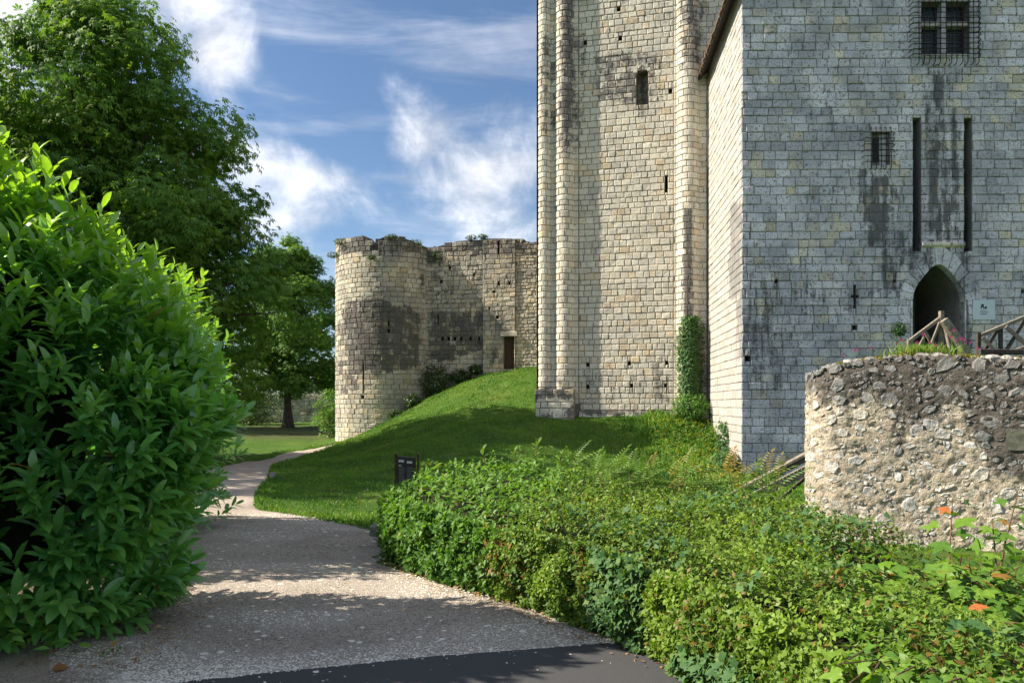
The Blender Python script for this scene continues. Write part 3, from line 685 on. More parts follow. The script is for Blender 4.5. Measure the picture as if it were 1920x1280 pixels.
# mullioned window
wr = GF.rect(1728, 4, 1818, 104); WN = MB(); um = (wr[0]+wr[1])/2-.02; vt = GF.pix(1770, 43)[1]
def gbox(mb, u0, u1, v0, v1, d0, d1, col=(.6, .1, .1)):
    V = [GF(u, v, d) for d in (d0, d1) for u, v in ((u0, v0), (u1, v0), (u1, v1), (u0, v1))]
    mb.add(V, [(4, 5, 6, 7), (0, 4, 7, 3), (1, 2, 6, 5), (3, 7, 6, 2), (0, 1, 5, 4)], col)
gbox(WN, um-.09, um+.09, wr[2], wr[3], -.40, -.06); gbox(WN, wr[0], um-.092, vt-.07, vt+.07, -.40, -.07, (.5, .2, .5)); gbox(WN, um+.092, wr[1], vt-.07, vt+.07, -.40, -.07, (.5, .2, .5))
gbox(WN, wr[0]-.0, wr[1]+.0, wr[2]-.0, wr[2]+.05, -.40, .02, (.7, .1, .1))
wn = WN.build('window', M['gate'], gate_t)
for a, b in ((wr[0], um-.09), (um+.09, wr[1])):
    for c_, e in ((wr[2]+.05, vt-.07), (vt+.07, wr[3])):
        PN = MB(); gbox(PN, a+.01, b-.01, c_+.01, e-.01, -.38, -.34); pn = PN.build('pane', M['glass'], wn)
        LB = MB(); k = 0
        for q in range(1, 6): x = lerp(a, b, q/6); LB.tube([GF(x, c_+.01, -.335), GF(x, e-.01, -.335)], .006, 4)
        nh = int((e-c_)/.12)
        for q in range(1, nh): y = lerp(c_, e, q/nh); LB.tube([GF(a+.01, y, -.335), GF(b-.01, y, -.335)], .006, 4)
        tag(add('lead_lattice', LB.mesh('lead_lattice', M['iron']), wn), kind='stuff')
def grille(x0, y0, x1, y1, xs, ys, so_, rad, parent):
    """wrought bars standing off the wall, ends bent back into the stone"""
    root = MB(); first = True
    for k, (mode, c_) in enumerate([('v', x) for x in xs]+[('h', y) for y in ys]):
        B = MB(); j = RND.uniform(-.02, .02)
        if mode == 'v':
            u, va = GF.pix(c_, y1, so_); vb = GF.pix(c_, y0, so_)[1]; dd = so_
            pts = [GF(u, va-.02, -.03), GF(u+j*.3, va+.0, dd*.7), GF(u+j*.4, va+.05, dd)]+[GF(u+j*.4*(1-q/4)+RND.uniform(-.006, .006), lerp(va, vb, q/4), dd) for q in range(1, 4)]+[GF(u, vb-.05, dd), GF(u, vb, dd*.7), GF(u+.02, vb-.06, -.03)]
        else:
            dd = so_+rad*2.05; ua, v = GF.pix(x0, c_, dd); ub = GF.pix(x1, c_, dd)[0]
            pts = [GF(ua-.03, v-.05, -.03), GF(ua, v-.01, dd*.7), GF(ua+.05, v, dd)]+[GF(lerp(ua, ub, q/4), v+RND.uniform(-.006, .006), dd) for q in range(1, 4)]+[GF(ub-.05, v, dd), GF(ub, v-.01, dd*.7), GF(ub-.02, v-.07, -.03)]
        B.tube(pts, rad, 6); me = B.mesh('bar', M['iron'], True)
        if first: root = add('grille', me, parent); first = False
        else: add('bar', me, root)
    return root
grille(1711, -30, 1841, 118, [1723+10.25*k for k in range(12)], [-15+9.7*k for k in range(13)], .17, .0145, gate_t)
grille(1620, 237, 1679, 316, [1634+9.2*k for k in range(5)], [248+11.0*k for k in range(6)], .12, .0135, gate_t)
SL = MB(); a = GF.rect(1640.5, 257, 1652, 301); SL.quad(GF(a[0], a[2], -.165), GF(a[1], a[2], -.165), GF(a[1], a[3], -.165), GF(a[0], a[3], -.165)); SL.build('slit', M['ink'], gate_t)  # flat black sheet painted in for the dark depth of the slit
NB_ = Wall(44); nr = GF.rect(1633, 248, 1669, 309)
for q in range(6):
    for a_, b_ in ((nr[0], a[0]-.01), (a[1]+.01, nr[1])): NB_.stone(GF, a_, b_, lerp(nr[2], nr[3], q/6), lerp(nr[2], nr[3], (q+1)/6), None, cream=0, base=-.17, tone=.1+.25*RND.random())
for _, V, Fc, cols in NB_.st: add('niche_stone', mesh_py('niche_stone', V, Fc, M['gate'], cols), gate_t)

# enamel sign beside the door
sr = GF.rect(1825, 562, 1866, 599, .06)
sg = MB(); gbox(sg, sr[0], sr[1], sr[2], sr[3], .02, .055); sign_p = sg.build('wall_sign', M['plate'])
tag(sign_p, 'small pale square sign with a dark castle emblem beside the pointed doorway', 'sign')
su, sv, sw_, sh_ = sr[0], sr[3], sr[1]-sr[0], sr[3]-sr[2]
EM = MB()
def sgq(mb, poly, d=.058):
    i = len(mb.v); mb.v += [GF(su+a*sw_, sv-b*sh_, d) for a, b in poly]; mb.c += [(.5, 0, 0)]*len(poly); mb.f.append(tuple(range(i, i+len(poly)))[::-1])
sgq(EM, [(.37, .21), (.40, .23), (.43, .21), (.46, .23), (.48, .21), (.48, .32), (.37, .32)]); sgq(EM, [(.34, .32), (.40, .32), (.385, .45), (.34, .45)]); sgq(EM, [(.40, .321), (.48, .321), (.48, .45), (.455, .45), (.43, .36), (.40, .36)])
sgq(EM, [(.481, .40), (.53, .40), (.53, .45), (.481, .45)]); sgq(EM, [(.531, .32), (.56, .34), (.59, .32), (.62, .32), (.62, .45), (.531, .45)])
EM.build('emblem', M['ink'], sign_p)
for yy, x1, mt in ((.54, .58, 'ink_grey'), (.63, .72, 'ink_grey'), (.72, .62, 'ink')):
    LN = MB(); x = .335
    while x < x1:
        wd = RND.uniform(.02, .045); sgq(LN, [(x, yy-.018), (min(x+wd, x1), yy-.018), (min(x+wd, x1), yy+.018), (x, yy+.018)]); x += wd+.008
    tag(LN.build('print_line', M[mt], sign_p), kind='stuff')

# ------------------------------------------------------------------ round tower and curtain wall
TC = (-7.75, 48.0); TRD = 3.5
TF = Round(TC[0], TC[1], TRD)
def t_stain(x, y):
    edge = interp(x, [(628, 745), (660, 735), (690, 718), (715, 700), (790, 690), (800, 690)])
    topy = interp(x, [(628, 572), (650, 565), (700, 556), (745, 566), (790, 585)])
    v = .88*sstep(topy-4, topy+5, y)*(1-sstep(edge-5, edge+5, y))*(1-sstep(776, 792, x)*.75)
    v *= 1-.75*soft(x, y, 672, 696, 698, 740, 5)
    v *= lerp(.55, 1, sstep(632, 660, x))
    v = max(v, .75*(1-sstep(466, 492, y)))
    v = max(v, soft(x, y, 786, 800, 450, 540, 6, .7))
    return v
def c_stain(x, y):
    edge = interp(x, [(795, 668), (830, 680), (848, 678), (880, 664), (905, 655)])
    v = .85*sstep(580, 588, y)*(1-sstep(edge-4, edge+4, y))*sstep(796, 812, x)*(1-sstep(903, 910, x))
    v = max(v, soft(x, y, 905, 952, 580, 622, 10, .5), .7*(1-sstep(470, 490, y)), soft(x, y, 796, 835, 460, 500, 8, .85), soft(x, y, 812, 826, 500, 660, 6, .5), soft(x, y, 915, 945, 645, 690, 8, .55))
    v = max(v, .35*soft(x, y, 800, 905, 490, 580, 10))
    return v
def t_top(u):
    x, y = proj(TF(u, 6, 0)); p = TF(u, 0, 0)
    if p[1] > 48.5: return 11.0
    yy = interp(x, [(620, 452), (640, 446), (680, 440), (690, 447), (698, 456), (700, 474), (703, 476), (704, 446), (730, 442), (760, 445), (785, 455), (800, 462)])
    return EYE+(HZ-yy)/F*p[1]+.06*mnoise.noise(Vector((u*3, 0, 0)))
tower_t = thing('round_tower', (TC[0], TC[1], -.9), 'ruined round stone tower with a dark weathered patch and broken top', 'castle tower')
trow = rows_between(-1.3, 12.2, .30, random.Random(13), .12)
def rhole(x0, y0, x1, y1, deep):
    def solve(px):
        a = math.atan2((px-CX), F); best = None
        for k in range(-900, 800):
            u = k*.006; p = TF(u, 0, 0); e = abs(p[0]/p[1]-(px-CX)/F)
            if best is None or e < best[0]: best = (e, u, p[1])
        return best[1], best[2]
    (u0, Y), (u1, _) = solve(x0), solve(x1)
    return (u0, u1, EYE-(y1-HZ)/F*Y, EYE-(y0-HZ)/F*Y, deep)
th = [rhole(680.2, 684, 682.6, 737, .9), rhole(727, 601, 730, 610, .5), rhole(726.5, 617, 731, 623, .4), rhole(677, 741, 683, 748, .4)]
T = Wall(31)
T.wall(TF, -6.6, 4.6, trow, .40, t_stain, th, t_top, cream=.2, rough=1.5, proud=.025)
T.face(TF, [lerp(-6.6, 4.6, k/110) for k in range(111)], -1.6, lambda u: t_top(u)-.05, th, d=-.03, back=-1.1, stain=t_stain)
T.finish(tower_t, M['tower'], M['mortar'])
CWt = thing('curtain_wall', (-1.5, 45.5, 1.5), 'weathered stone curtain wall with a dark plank door between tower and keep', 'castle wall')
CF = Frame(-5.62, 45.62, 11.0)
cu = lambda x, d=0.0: CF.pix(x, 600, d)[0]
ch = [hole(CF, *q) for q in ((820, 590, 822.4, 607, .6), (827, 632, 832, 638, .4), (838.5, 632, 843.5, 638, .4), (850, 632, 855, 638, .4), (862, 632, 867, 638, .4), (880, 632, 884, 638, .4), (896, 632, 900, 638, .4), (841, 499, 845, 505, .4), (824, 525, 830, 531, .4), (887, 512, 891, 518, .4), (812, 474, 818, 480, .4))]
bh = [hole(CF, x0, y0, x1, y1, dp, .22) for x0, y0, x1, y1, dp in ((933, 528, 937, 535, .4), (953, 528, 957, 534, .4), (923, 545, 928, 549, .4), (916, 576, 919, 580, .4), (930, 592, 935, 597, .4), (944, 630, 964, 692, .35))]
bh.append(CF.rect(933, 452, 936.5, 462, .22)+(1.05, 'open')); bh.append(hole(CF, 933, 462.5, 936.5, 477, .4, .22))
def c_top(u):
    x, _ = proj(CF(u, 6)); Y = CF(u, 0)[1]
    yy = interp(x, [(790, 460), (800, 462), (815, 462), (840, 455), (860, 450), (900, 448), (906, 447), (985, 447), (986, 452), (996, 452), (998, 456), (1015, 456)])
    return EYE+(HZ-yy)/F*Y+.03*mnoise.noise(Vector((u*3, 4, 0)))
Wc = Wall(33); crow = rows_between(.9, 11.9, .285, random.Random(14), .14)
Wc.wall(CF, -.3, cu(905), crow, .37, c_stain, ch, c_top, cream=.25, rough=2.0, proud=.03)
Wc.face(CF, [lerp(-.4, cu(905), k/40) for k in range(41)], .2, lambda u: c_top(u)-.05, ch, stain=c_stain)
b0, b1 = cu(905, .22), cu(966, .22)
Wc.wall(CF, b0, b1, crow, .37, c_stain, bh, c_top, cream=.35, base=.22, rough=1.6, proud=.02)
Wc.face(CF, [lerp(b0, b1, k/14) for k in range(15)], .2, lambda u: c_top(u)-.05, bh, d=.19, stain=c_stain)
small = rows_between(.9, 11.9, .20, random.Random(15), .2)
Wc.wall(CF, b1, cu(1040, .1), small, .27, c_stain, (), c_top, cream=.2, base=.14, rough=2.0, proud=.03)
Wc.face(CF, [lerp(b1, cu(1040, .1), k/14) for k in range(15)], .2, lambda u: c_top(u)-.05, (), d=.11, stain=c_stain)
cw = Wc.finish(CWt, M['tower'], M['mortar'])
dr = CF.rect(944.5, 630, 963.5, 692, .0)
for k in range(4):
    DB = MB(); a, b = lerp(dr[0], dr[1], k/4)+.006, lerp(dr[0], dr[1], (k+1)/4)-.006
    V = [CF(u, v, d) for d in (-.2, -.14+RND.uniform(-.006, .006)) for u, v in ((a, dr[2]), (b, dr[2]), (b, dr[3]-.02), (a, dr[3]-.02))]
    DB.add(V, [(4, 5, 6, 7), (0, 4, 7, 3), (1, 2, 6, 5), (3, 7, 6, 2)]); me = DB.mesh('door', M['door'])
    if k == 0: dplank = add('door', me, CWt)
    else: me.name = 'plank'; add('plank', me, dplank)
LT = MB(); a = CF.rect(938, 622, 969, 630, .3); LT.bar(CF(a[0], (a[2]+a[3])/2, .24), CF(a[1], (a[2]+a[3])/2, .24), .16, a[3]-a[2]); LT.build('lintel', M['tower'], CWt)
# ------------------------------------------------------------------ rubble wall
RCX, RCY, RRAD, RTH = 4.78, 10.78, .5, 25.0
ra = math.radians(RTH); RU = (math.cos(ra), -math.sin(ra)); RN = (-math.sin(ra), -math.cos(ra))
def rub(s, v, d=0.0):
    """s < 0 runs round the left end, s > 0 along the straight face"""
    if s >= 0: return (RCX+RN[0]*(RRAD+d)+RU[0]*s, RCY+RN[1]*(RRAD+d)+RU[1]*s, v)
    a = s/RRAD; r = RRAD+d
    return (RCX+r*(math.cos(a)*RN[0]+math.sin(a)*RU[0]), RCY+r*(math.cos(a)*RN[1]+math.sin(a)*RU[1]), v)
def rtop(s):
    x, _ = proj(rub(s, 2.0)); Y = rub(s, 0)[1]
    yy = interp(x, [(1490, 712), (1505, 708), (1520, 697), (1545, 688), (1600, 676), (1640, 672), (1700, 664), (1760, 664), (1830, 668), (1920, 672), (2100, 676)])
    return EYE+(HZ-yy)/F*Y
def r_stain(x, y):
    lim = interp(x, [(1500, 730), (1560, 760), (1650, 745), (1720, 800), (1800, 770), (1860, 860), (1920, 900)])
    v = .95*(1-sstep(lim-50, lim+70, y)); v = max(v, soft(x, y, 1660, 1700, 720, 860, 14, .6), soft(x, y, 1850, 1960, 720, 900, 25, .85), soft(x, y, 1550, 1575, 690, 840, 9, .5))
    return min(1.0, v)
rub_t = thing('rubble_wall', (6.2, 9.9, -.4), 'rough rubble stone wall with rounded end and dark lichen along the top', 'wall')
ss = np.arange(-1.25, 4.6, .028); NV = 96
V, cols = [], []
for s_ in ss:
    tp = rtop(s_)-.02
    for k in range(NV):
        v = lerp(-.7, tp, k/(NV-1)); q = Vector((s_*4.5, v*6.5, 0))
        d = .006+.022*mnoise.noise(q)+.020*mnoise.noise(q*2.7)+.014*mnoise.noise(q*6.1)-.012*abs(mnoise.noise(Vector((s_*2.2, v*13, 5))))
        if k > NV-8: d -= .05*((k-NV+8)/8)**2
        p = rub(s_, v, d); V.append(p); cols.append((.5+.5*mnoise.noise(q*1.7), r_stain(*proj(p)), .5+.5*mnoise.noise(q*.6)))
ns = len(ss)
Fc = [(a*NV+k, (a+1)*NV+k, (a+1)*NV+k+1, a*NV+k+1) for a in range(ns-1) for k in range(NV-1)]
NB = 7; o = len(V)
for a, s_ in enumerate(ss):                                               # uneven top running back
    for k in range(1, NB):
        dd = -.07*k-.02; v = rtop(s_)-.02+.07*mnoise.noise(Vector((s_*6, k*.7, 3)))-.012*k
        p = rub(s_, v, dd) if s_ > -.3 or k < 6 else rub(s_, v, -.45); V.append(p); cols.append((.5, .75, .3))
for a in range(ns-1):
    for k in range(NB-1):
        A = a*NV+NV-1 if k == 0 else o+a*(NB-1)+k-1; B = (a+1)*NV+NV-1 if k == 0 else o+(a+1)*(NB-1)+k-1
        Fc.append((A, B, o+(a+1)*(NB-1)+k, o+a*(NB-1)+k))
rub_w = add('mortar', mesh_py('mortar', V, Fc, M['rubble_mortar'], cols, True), rub_t)
slab_px = (1886, 803, 1960, 845)
pieces = []; placed = []
R5 = random.Random(55)
for tries in range(11000):
    big_ = tries < 2100
    rr = R5.uniform(.08, .15) if tries < 360 else R5.uniform(.045, .085) if big_ else R5.uniform(.016, .05)
    s_ = R5.uniform(-1.15, 4.4); v = R5.uniform(-.55, 2.45)
    if v > rtop(s_)-rr*.3: continue
    x, y = proj(rub(s_, v)); Y = rub(s_, v)[1]; pr_ = rr/Y*F
    if slab_px[0]-pr_ < x < slab_px[2]+pr_ and slab_px[1]-pr_*.8 < y < slab_px[3]+pr_*.8: continue
    if any((s_-a)**2+((v-b)*1.25)**2 < (.90*(rr+c_))**2 for a, b, c_ in placed): continue
    if not big_ and R5.random() < .12: placed.append((s_, v, rr*.8)); continue
    placed.append((s_, v, rr))
    n_ = R5.choice((5, 6, 6, 7)); asp = R5.uniform(.5, .95); rot = R5.gauss(0, .5); ht = R5.uniform(.002, .012)+rr*.05
    ph0 = R5.uniform(0, 6.28); rads = [R5.uniform(.62, 1.22) for _ in range(n_)]
    V = []
    for ring, (sc, dd) in enumerate(((1.0, -.04), (.96, ht*.55), (.76, ht))):
        for k in range(n_):
            a = ph0+6.2832*k/n_; e = rr*sc*rads[k]; x0, y0 = e*math.cos(a), e*math.sin(a)*asp
            V.append(rub(s_+x0*math.cos(rot)-y0*math.sin(rot), v+x0*math.sin(rot)+y0*math.cos(rot), dd+R5.uniform(-.012, .012)*(ring > 0)*min(1, rr/.06)))
    V.append(rub(s_+R5.uniform(-.2, .2)*rr, v+R5.uniform(-.2, .2)*rr, ht*R5.uniform(.8, 1.15)))
    Fx = []
    for ring in range(2):
        for k in range(n_): w_ = (k+1) % n_; Fx.append((ring*n_+k, ring*n_+w_, (ring+1)*n_+w_, (ring+1)*n_+k))
    for k in range(n_): Fx.append((2*n_+k, 2*n_+(k+1) % n_, 3*n_))
    tn = R5.betavariate(2.2, 1.6); cr = R5.random()**3
    cols = [(tn, max(0, r_stain(*proj(p))-.12*R5.random()), cr) for p in V]
    pieces.append((rr if -10 < x < 1930 and y < 1030 else 0, V, Fx, cols))
pieces.sort(key=lambda q: -q[0])
for q in pieces[:300]: add('stone', mesh_py('stone', q[1], q[2], M['rubble'], q[3]), rub_w)
V, Fx, cols = [], [], []
for q in pieces[300:]:
    i = len(V); V += q[1]; Fx += [tuple(i+k for k in f) for f in q[2]]; cols += q[3]
tag(add('small_stones', mesh_py('small_stones', V, Fx, M['rubble'], cols), rub_w), kind='stuff')
for k in range(26):                                                       # loose cap stones
    s_ = lerp(-.5, 2.7, (k+R5.random())/26); rr = R5.uniform(.05, .11); v = rtop(s_)-.01
    n_ = 7; V = []
    for lv, sc in ((-.6, .9), (.05, 1.0), (.5, .6)):
        for q in range(n_):
            a = 6.2832*q/n_+k; e = rr*sc*R5.uniform(.8, 1.2); V.append(rub(s_+e*math.cos(a), v+rr*.75*lv+R5.uniform(-.01, .01), -.12+e*math.sin(a)*.9))
    V.append(rub(s_, v+rr*.5, -.12))
    Fx = [(lv*n_+q, lv*n_+(q+1) % n_, (lv+1)*n_+(q+1) % n_, (lv+1)*n_+q) for lv in range(2) for q in range(n_)]+[(2*n_+q, 2*n_+(q+1) % n_, 3*n_) for q in range(n_)]
    add('cap_stone', mesh_py('cap_stone', V, Fx, M['rubble'], [(R5.random(), .45+.3*R5.random(), .2)]*len(V)), rub_w)
SB = MB(); x0, y0, x1, y1 = slab_px
def rpix(px, py):
    lo, hi = 0.0, 4.0
    for _ in range(40):
        md = (lo+hi)/2; x, _y = proj(rub(md, 1)); lo, hi = (md, hi) if x < px else (lo, md)
    return lo, EYE-(py-HZ)/F*rub(lo, 0)[1]
a, va = rpix(x0, y0); b, vb = rpix(x1, y1)
V = [rub(s_, v, d) for d in (-.05, .02) for s_, v in ((a, vb), (b, vb), (b, va), (a, va))]
SB.add(V, [(4, 5, 6, 7), (0, 4, 7, 3), (1, 2, 6, 5), (3, 7, 6, 2), (0, 1, 5, 4)]); SB.build('plaque', M['slab'], rub_t)

# ------------------------------------------------------------------ leaves
def leaf_tmpl(kind):
    if kind == 'laurel':
        rows = ((.22, .74), (.55, 1.0), (.84, .62)); V = [(0, 0, 0)]
        for t_, w_ in rows: z = -.16*t_*t_; V += [(-.17*w_, t_, z+.05*w_), (0, t_, z), (.17*w_, t_, z+.05*w_)]
        V.append((0, 1, -.2)); Fx = [(0, 2, 1), (0, 3, 2)]
        for q in (1, 4): Fx += [(q, q+1, q+4), (q, q+4, q+3), (q+1, q+2, q+5), (q+1, q+5, q+4)]
        Fx += [(7, 8, 10), (8, 9, 10)]
    elif kind == 'oval':
        V = [(0, 0, 0), (-.26, .45, .05), (0, .5, -.03), (.26, .45, .05), (0, 1, -.12)]; Fx = [(0, 2, 1), (0, 3, 2), (1, 2, 4), (2, 3, 4)]
    elif kind == 'small':
        V = [(0, 0, 0), (-.3, .5, .06), (.3, .5, .06), (0, 1, -.05)]; Fx = [(0, 2, 1), (1, 2, 3)]
    elif kind == 'palm':
        V, Fx = [], []
        for a, ln in ((-1.25, .62), (-.62, .9), (0, 1.0), (.62, .9), (1.25, .62)):
            c_, s_ = math.cos(a), math.sin(a); i = len(V)
            for x, y, z in ((0, .05, 0), (-.17, .62, .02), (.17, .62, .02), (0, 1, -.30)):
                x, y = x*ln, y*ln; V.append((x*c_+y*s_, -x*s_+y*c_, z*ln-.12*(x*x+y*y)))
            Fx += [(i, i+2, i+1), (i+1, i+2, i+3)]
    elif kind in ('maple', 'ivy'):
        if kind == 'maple': tips = ((-2.35, .55), (-1.22, .86), (0, 1.0), (1.22, .86), (2.35, .55)); val = (.30, .42, .44, .44, .42, .30)
        else: tips = ((-2.1, .55), (-1.1, .70), (0, 1.0), (1.1, .70), (2.1, .55)); val = (.28, .46, .50, .50, .46, .28)
        pts = []; al = [-2.95]+[(tips[k][0]+tips[k+1][0])/2 for k in range(4)]+[2.95]
        for k in range(5):
            pts.append((al[k], val[k])); a, r = tips[k]
            pts += [(a-.23, r*.72), (a, r), (a+.23, r*.72)] if kind == 'maple' else [(a, r)]
        pts.append((al[5], val[5]))
        V = [(0, .30, 0)]+[(r*math.sin(a)*.62, .30+r*math.cos(a)*.70, -.16*r*r+.05*math.cos(4*a)) for a, r in pts]+[(0, .12, -.02)]
        n_ = len(V)-1; Fx = [(0, k+1, k) for k in range(1, n_)]+[(0, 1, n_)]
    elif kind == 'pinnate':
        V, Fx = [], []
        for k in range(7):
            for sg in (-1, 1):
                y0 = .12+.125*k; ln = .30*(1-.05*k); i = len(V); z0 = -.25*y0*y0
                for x, y, z in ((0, 0, 0), (.5, .12, .02), (.42, -.12, .02), (1, 0, -.12)):
                    V.append((sg*(x*ln*.86-y*ln*.5*0), y0+x*ln*.45+y*ln*.9, z0+z*ln-.12*x*ln))
                Fx += [(i, i+1, i+2), (i+1, i+3, i+2)]
        i = len(V); V += [(0, .96, -.23), (-.055, 1.1, -.29), (.055, 1.1, -.29), (0, 1.27, -.4)]; Fx += [(i, i+2, i+1), (i+1, i+2, i+3)]
        i = len(V); V += [(-.008, 0, 0), (.008, 0, 0), (.004, .98, -.24), (-.004, .98, -.24)]; Fx += [(i, i+1, i+2), (i, i+2, i+3)]
    elif kind == 'blade':
        V = [(-.07, 0, 0), (.07, 0, 0), (.05, .55, .0), (-.04, .6, 0), (0.03, 1, -.25)]; Fx = [(0, 1, 2), (0, 2, 3), (3, 2, 4)]
    return np.array(V, float), np.array(Fx)
TM = {k: leaf_tmpl(k) for k in ('laurel', 'oval', 'small', 'palm', 'maple', 'ivy', 'pinnate', 'blade')}
def leaf_mesh(name, kind, pos, rot, scl, r, g, mat_):
    tv, tf = TM[kind]; V, Fx = instances(tv, tf, pos, rot, scl)
    col = np.repeat(np.c_[np.clip(r, 0, 1), np.clip(g, 0, 1), np.zeros(len(pos))], len(tv), 0)
    return mesh_np(name, V, Fx, col, mat_, smooth=(kind in ('laurel',)))
def leaf_objects(kind, idx_, pos, rot, scl, r, g, mat_, parent, name='leaf', nt=6):
    """single leaves sharing a handful of meshes"""
    tv, tf = TM[kind]; var = {}
    for i in idx_:
        key = (int(np.clip(r[i], 0, .999)*nt), int(np.clip(g[i], 0, .999)*3))
        if key not in var:
            var[key] = mesh_np(name, tv, tf, np.tile(((key[0]+.5)/nt, key[1]/2.0, 0), (len(tv), 1)), mat_, smooth=(kind == 'laurel'))
        o = bpy.data.objects.new(name, var[key]); SC.collection.objects.link(o); o.parent = parent
        Mx = np.eye(4); s3 = scl[i] if np.ndim(scl[i]) else np.full(3, scl[i]); Mx[:3, :3] = rot[i]*np.asarray(s3)[None, :]
        off = parent.location.copy(); q = parent
        while q.parent: q = q.parent; off += q.location
        Mx[:3, 3] = pos[i]-np.array(off)
        from mathutils import Matrix
        o.matrix_local = Matrix(Mx.tolist())
def project_np(p): return CX+p[:, 0]/p[:, 1]*F, HZ-(p[:, 2]-EYE)/p[:, 1]*F

# ------------------------------------------------------------------ laurels
def super_pts(n, c, r, p, zlo=.02):
    """points and normals on a superellipsoid"""
    d = rnd_dirs(int(n*2.2)); k = (np.abs(d)**p).sum(1)**(-1.0/p); q = d*k[:, None]
    N = np.sign(q)*np.abs(q)**(p-1)/np.array(r); N /= np.linalg.norm(N, axis=1, keepdims=True)
    P = q*np.array(r)+np.array(c); ok = P[:, 2] > zlo
    return P[ok][:n], N[ok][:n]
def laurel(name, label, c, r, n_sh, single, seed, p=3.0, slope=0.0, core=.88):
    root = thing(name, (c[0], c[1], 0), label, 'shrub', 'laurel bushes along the path')
    P, N = super_pts(n_sh, c, r, p)
    P[:, 2] = np.where(P[:, 2] > 1.6, P[:, 2]+(P[:, 2]-1.6)*.16*np.array([mnoise.noise(Vector((q[0]*1.9, q[1]*1.9, 2.0))) for q in P]), P[:, 2])
    if slope:                                                             # crown falls away to the right, foot tucked in
        e = np.clip((P[:, 0]-(c[0]+.1))/(r[0]*.9), 0, 1); e2 = np.clip((P[:, 1]-c[1]+.1)/r[1], 0, 1); P[:, 2] = np.where(P[:, 2] > .9, .9+(P[:, 2]-.9)*(1-slope*e)*(1-.30*e2), P[:, 2])
        P[:, 0] -= .34*np.clip(1-P[:, 2]/1.35, 0, 1)*(P[:, 0] > c[0])
    keep_ = (P[:, 1] < c[1]+r[1]*.55) | (NP.random(len(P)) < .35)
    P, N = P[keep_], N[keep_]
    lump = np.array([mnoise.noise(Vector(q*1.5))+.6*mnoise.noise(Vector(q*3.7)) for q in P]); P = P+N*(lump*.20)[:, None]
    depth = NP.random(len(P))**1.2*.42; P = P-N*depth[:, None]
    hgt = np.clip((P[:, 2]-1.0)/2.6, 0, 1)
    D = N*.75+np.c_[np.full(len(P), .22), np.zeros(len(P)), .55+.65*hgt]+rnd_dirs(len(P))*.34; D /= np.linalg.norm(D, axis=1, keepdims=True)
    ln = .16+.24*NP.random(len(P))**1.5*(.5+.9*hgt)
    A, B = [], []; nl = 8; pos, dr_, up, sc, rr, gg = [], [], [], [], [], []
    ref = rnd_dirs(len(P)); x = np.cross(D, ref); x /= np.linalg.norm(x, axis=1, keepdims=True); y = np.cross(D, x)
    for k in range(nl):
        a = k*2.4+NP.random(len(P))*.5; f = (k+.4)/nl
        rad = np.cos(a)[:, None]*x+np.sin(a)[:, None]*y
        spread_ = (.95-.50*f)
        d_ = D*(.55+.5*f)+rad*spread_; d_[:, 2] -= .10*(1-hgt)*(1-f)
        pos.append(P+D*(ln*f)[:, None]); dr_.append(d_); up.append(D*.8-rad*.3+np.array([0, 0, 1.0])); sc.append((.12+.075*NP.random(len(P)))*(1.0-.25*f*(k > 6)))
        young = np.clip((f-.1)*1.3, 0, 1)*np.clip(hgt*1.7-.25, 0, 1)  # young leaves, lightened more towards the top for a backlit glow
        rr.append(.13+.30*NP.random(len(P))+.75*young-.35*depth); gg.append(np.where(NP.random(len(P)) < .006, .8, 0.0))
    pos, dr_, up, sc, rr, gg = (np.concatenate(q) for q in (pos, dr_, up, sc, rr, gg))
    ok = pos[:, 2] > .04; pos, dr_, up, sc, rr, gg = (q[ok] for q in (pos, dr_, up, sc, rr, gg))
    rot = frames(dr_, up)
    scl = np.c_[sc*(.85+.35*NP.random(len(sc))), sc, sc]
    px, py = project_np(pos); inn = np.maximum(np.abs((pos-np.array(c))/np.array(r)), 0); depth_in = (inn**p).sum(1)
    front = (px > 0) & (px < 520) & (pos[:, 1] < c[1]+.3) & (depth_in > .93)
    order = np.where(front)[0]; order = order[np.argsort(-(sc[order]/pos[order, 1]))][:single] if single else np.array([], int)
    rest = np.ones(len(pos), bool); rest[order] = False
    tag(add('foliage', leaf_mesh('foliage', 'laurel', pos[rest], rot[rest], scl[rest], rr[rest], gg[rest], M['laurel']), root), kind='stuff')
    if single: leaf_objects('laurel', order, pos, rot, scl, rr, gg, M['laurel'], root)
    CB = MB(); nu_, nv_ = 20, 12                                          # solid dark core, the shade inside the bush painted in
    V = []
    for b in range(nv_+1):
        for a in range(nu_):
            th_, fi = 6.2832*a/nu_, -1.2+2.7*b/nv_
            d_ = np.array((math.cos(th_)*math.cos(fi), math.sin(th_)*math.cos(fi), math.sin(fi))); d_ *= (np.abs(d_)**p).sum()**(-1/p)
            q = d_*np.array(r)*core*(1+.10*mnoise.noise(Vector(d_*3)))+np.array(c); q[2] = max(q[2], .01); V.append(q)
    CB.add(V, [(b*nu_+a, b*nu_+(a+1) % nu_, (b+1)*nu_+(a+1) % nu_, (b+1)*nu_+a) for b in range(nv_) for a in range(nu_)])
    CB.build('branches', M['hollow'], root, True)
    return root
laurel('laurel_bush', 'large glossy cherry laurel bush filling the left foreground', (-4.30, 5.42, 1.45), (1.95, .82, 2.05), 3400, 300, 1, 3.0, .36, .58)
laurel('laurel_bush', 'second laurel bush standing behind the large foreground laurel', (-6.15, 9.5, 1.4), (2.0, 2.45, 2.0), 1800, 0, 2, 4.0, 0.0, .86)  # hidden behind the first bush, shaped for its shadow on the path
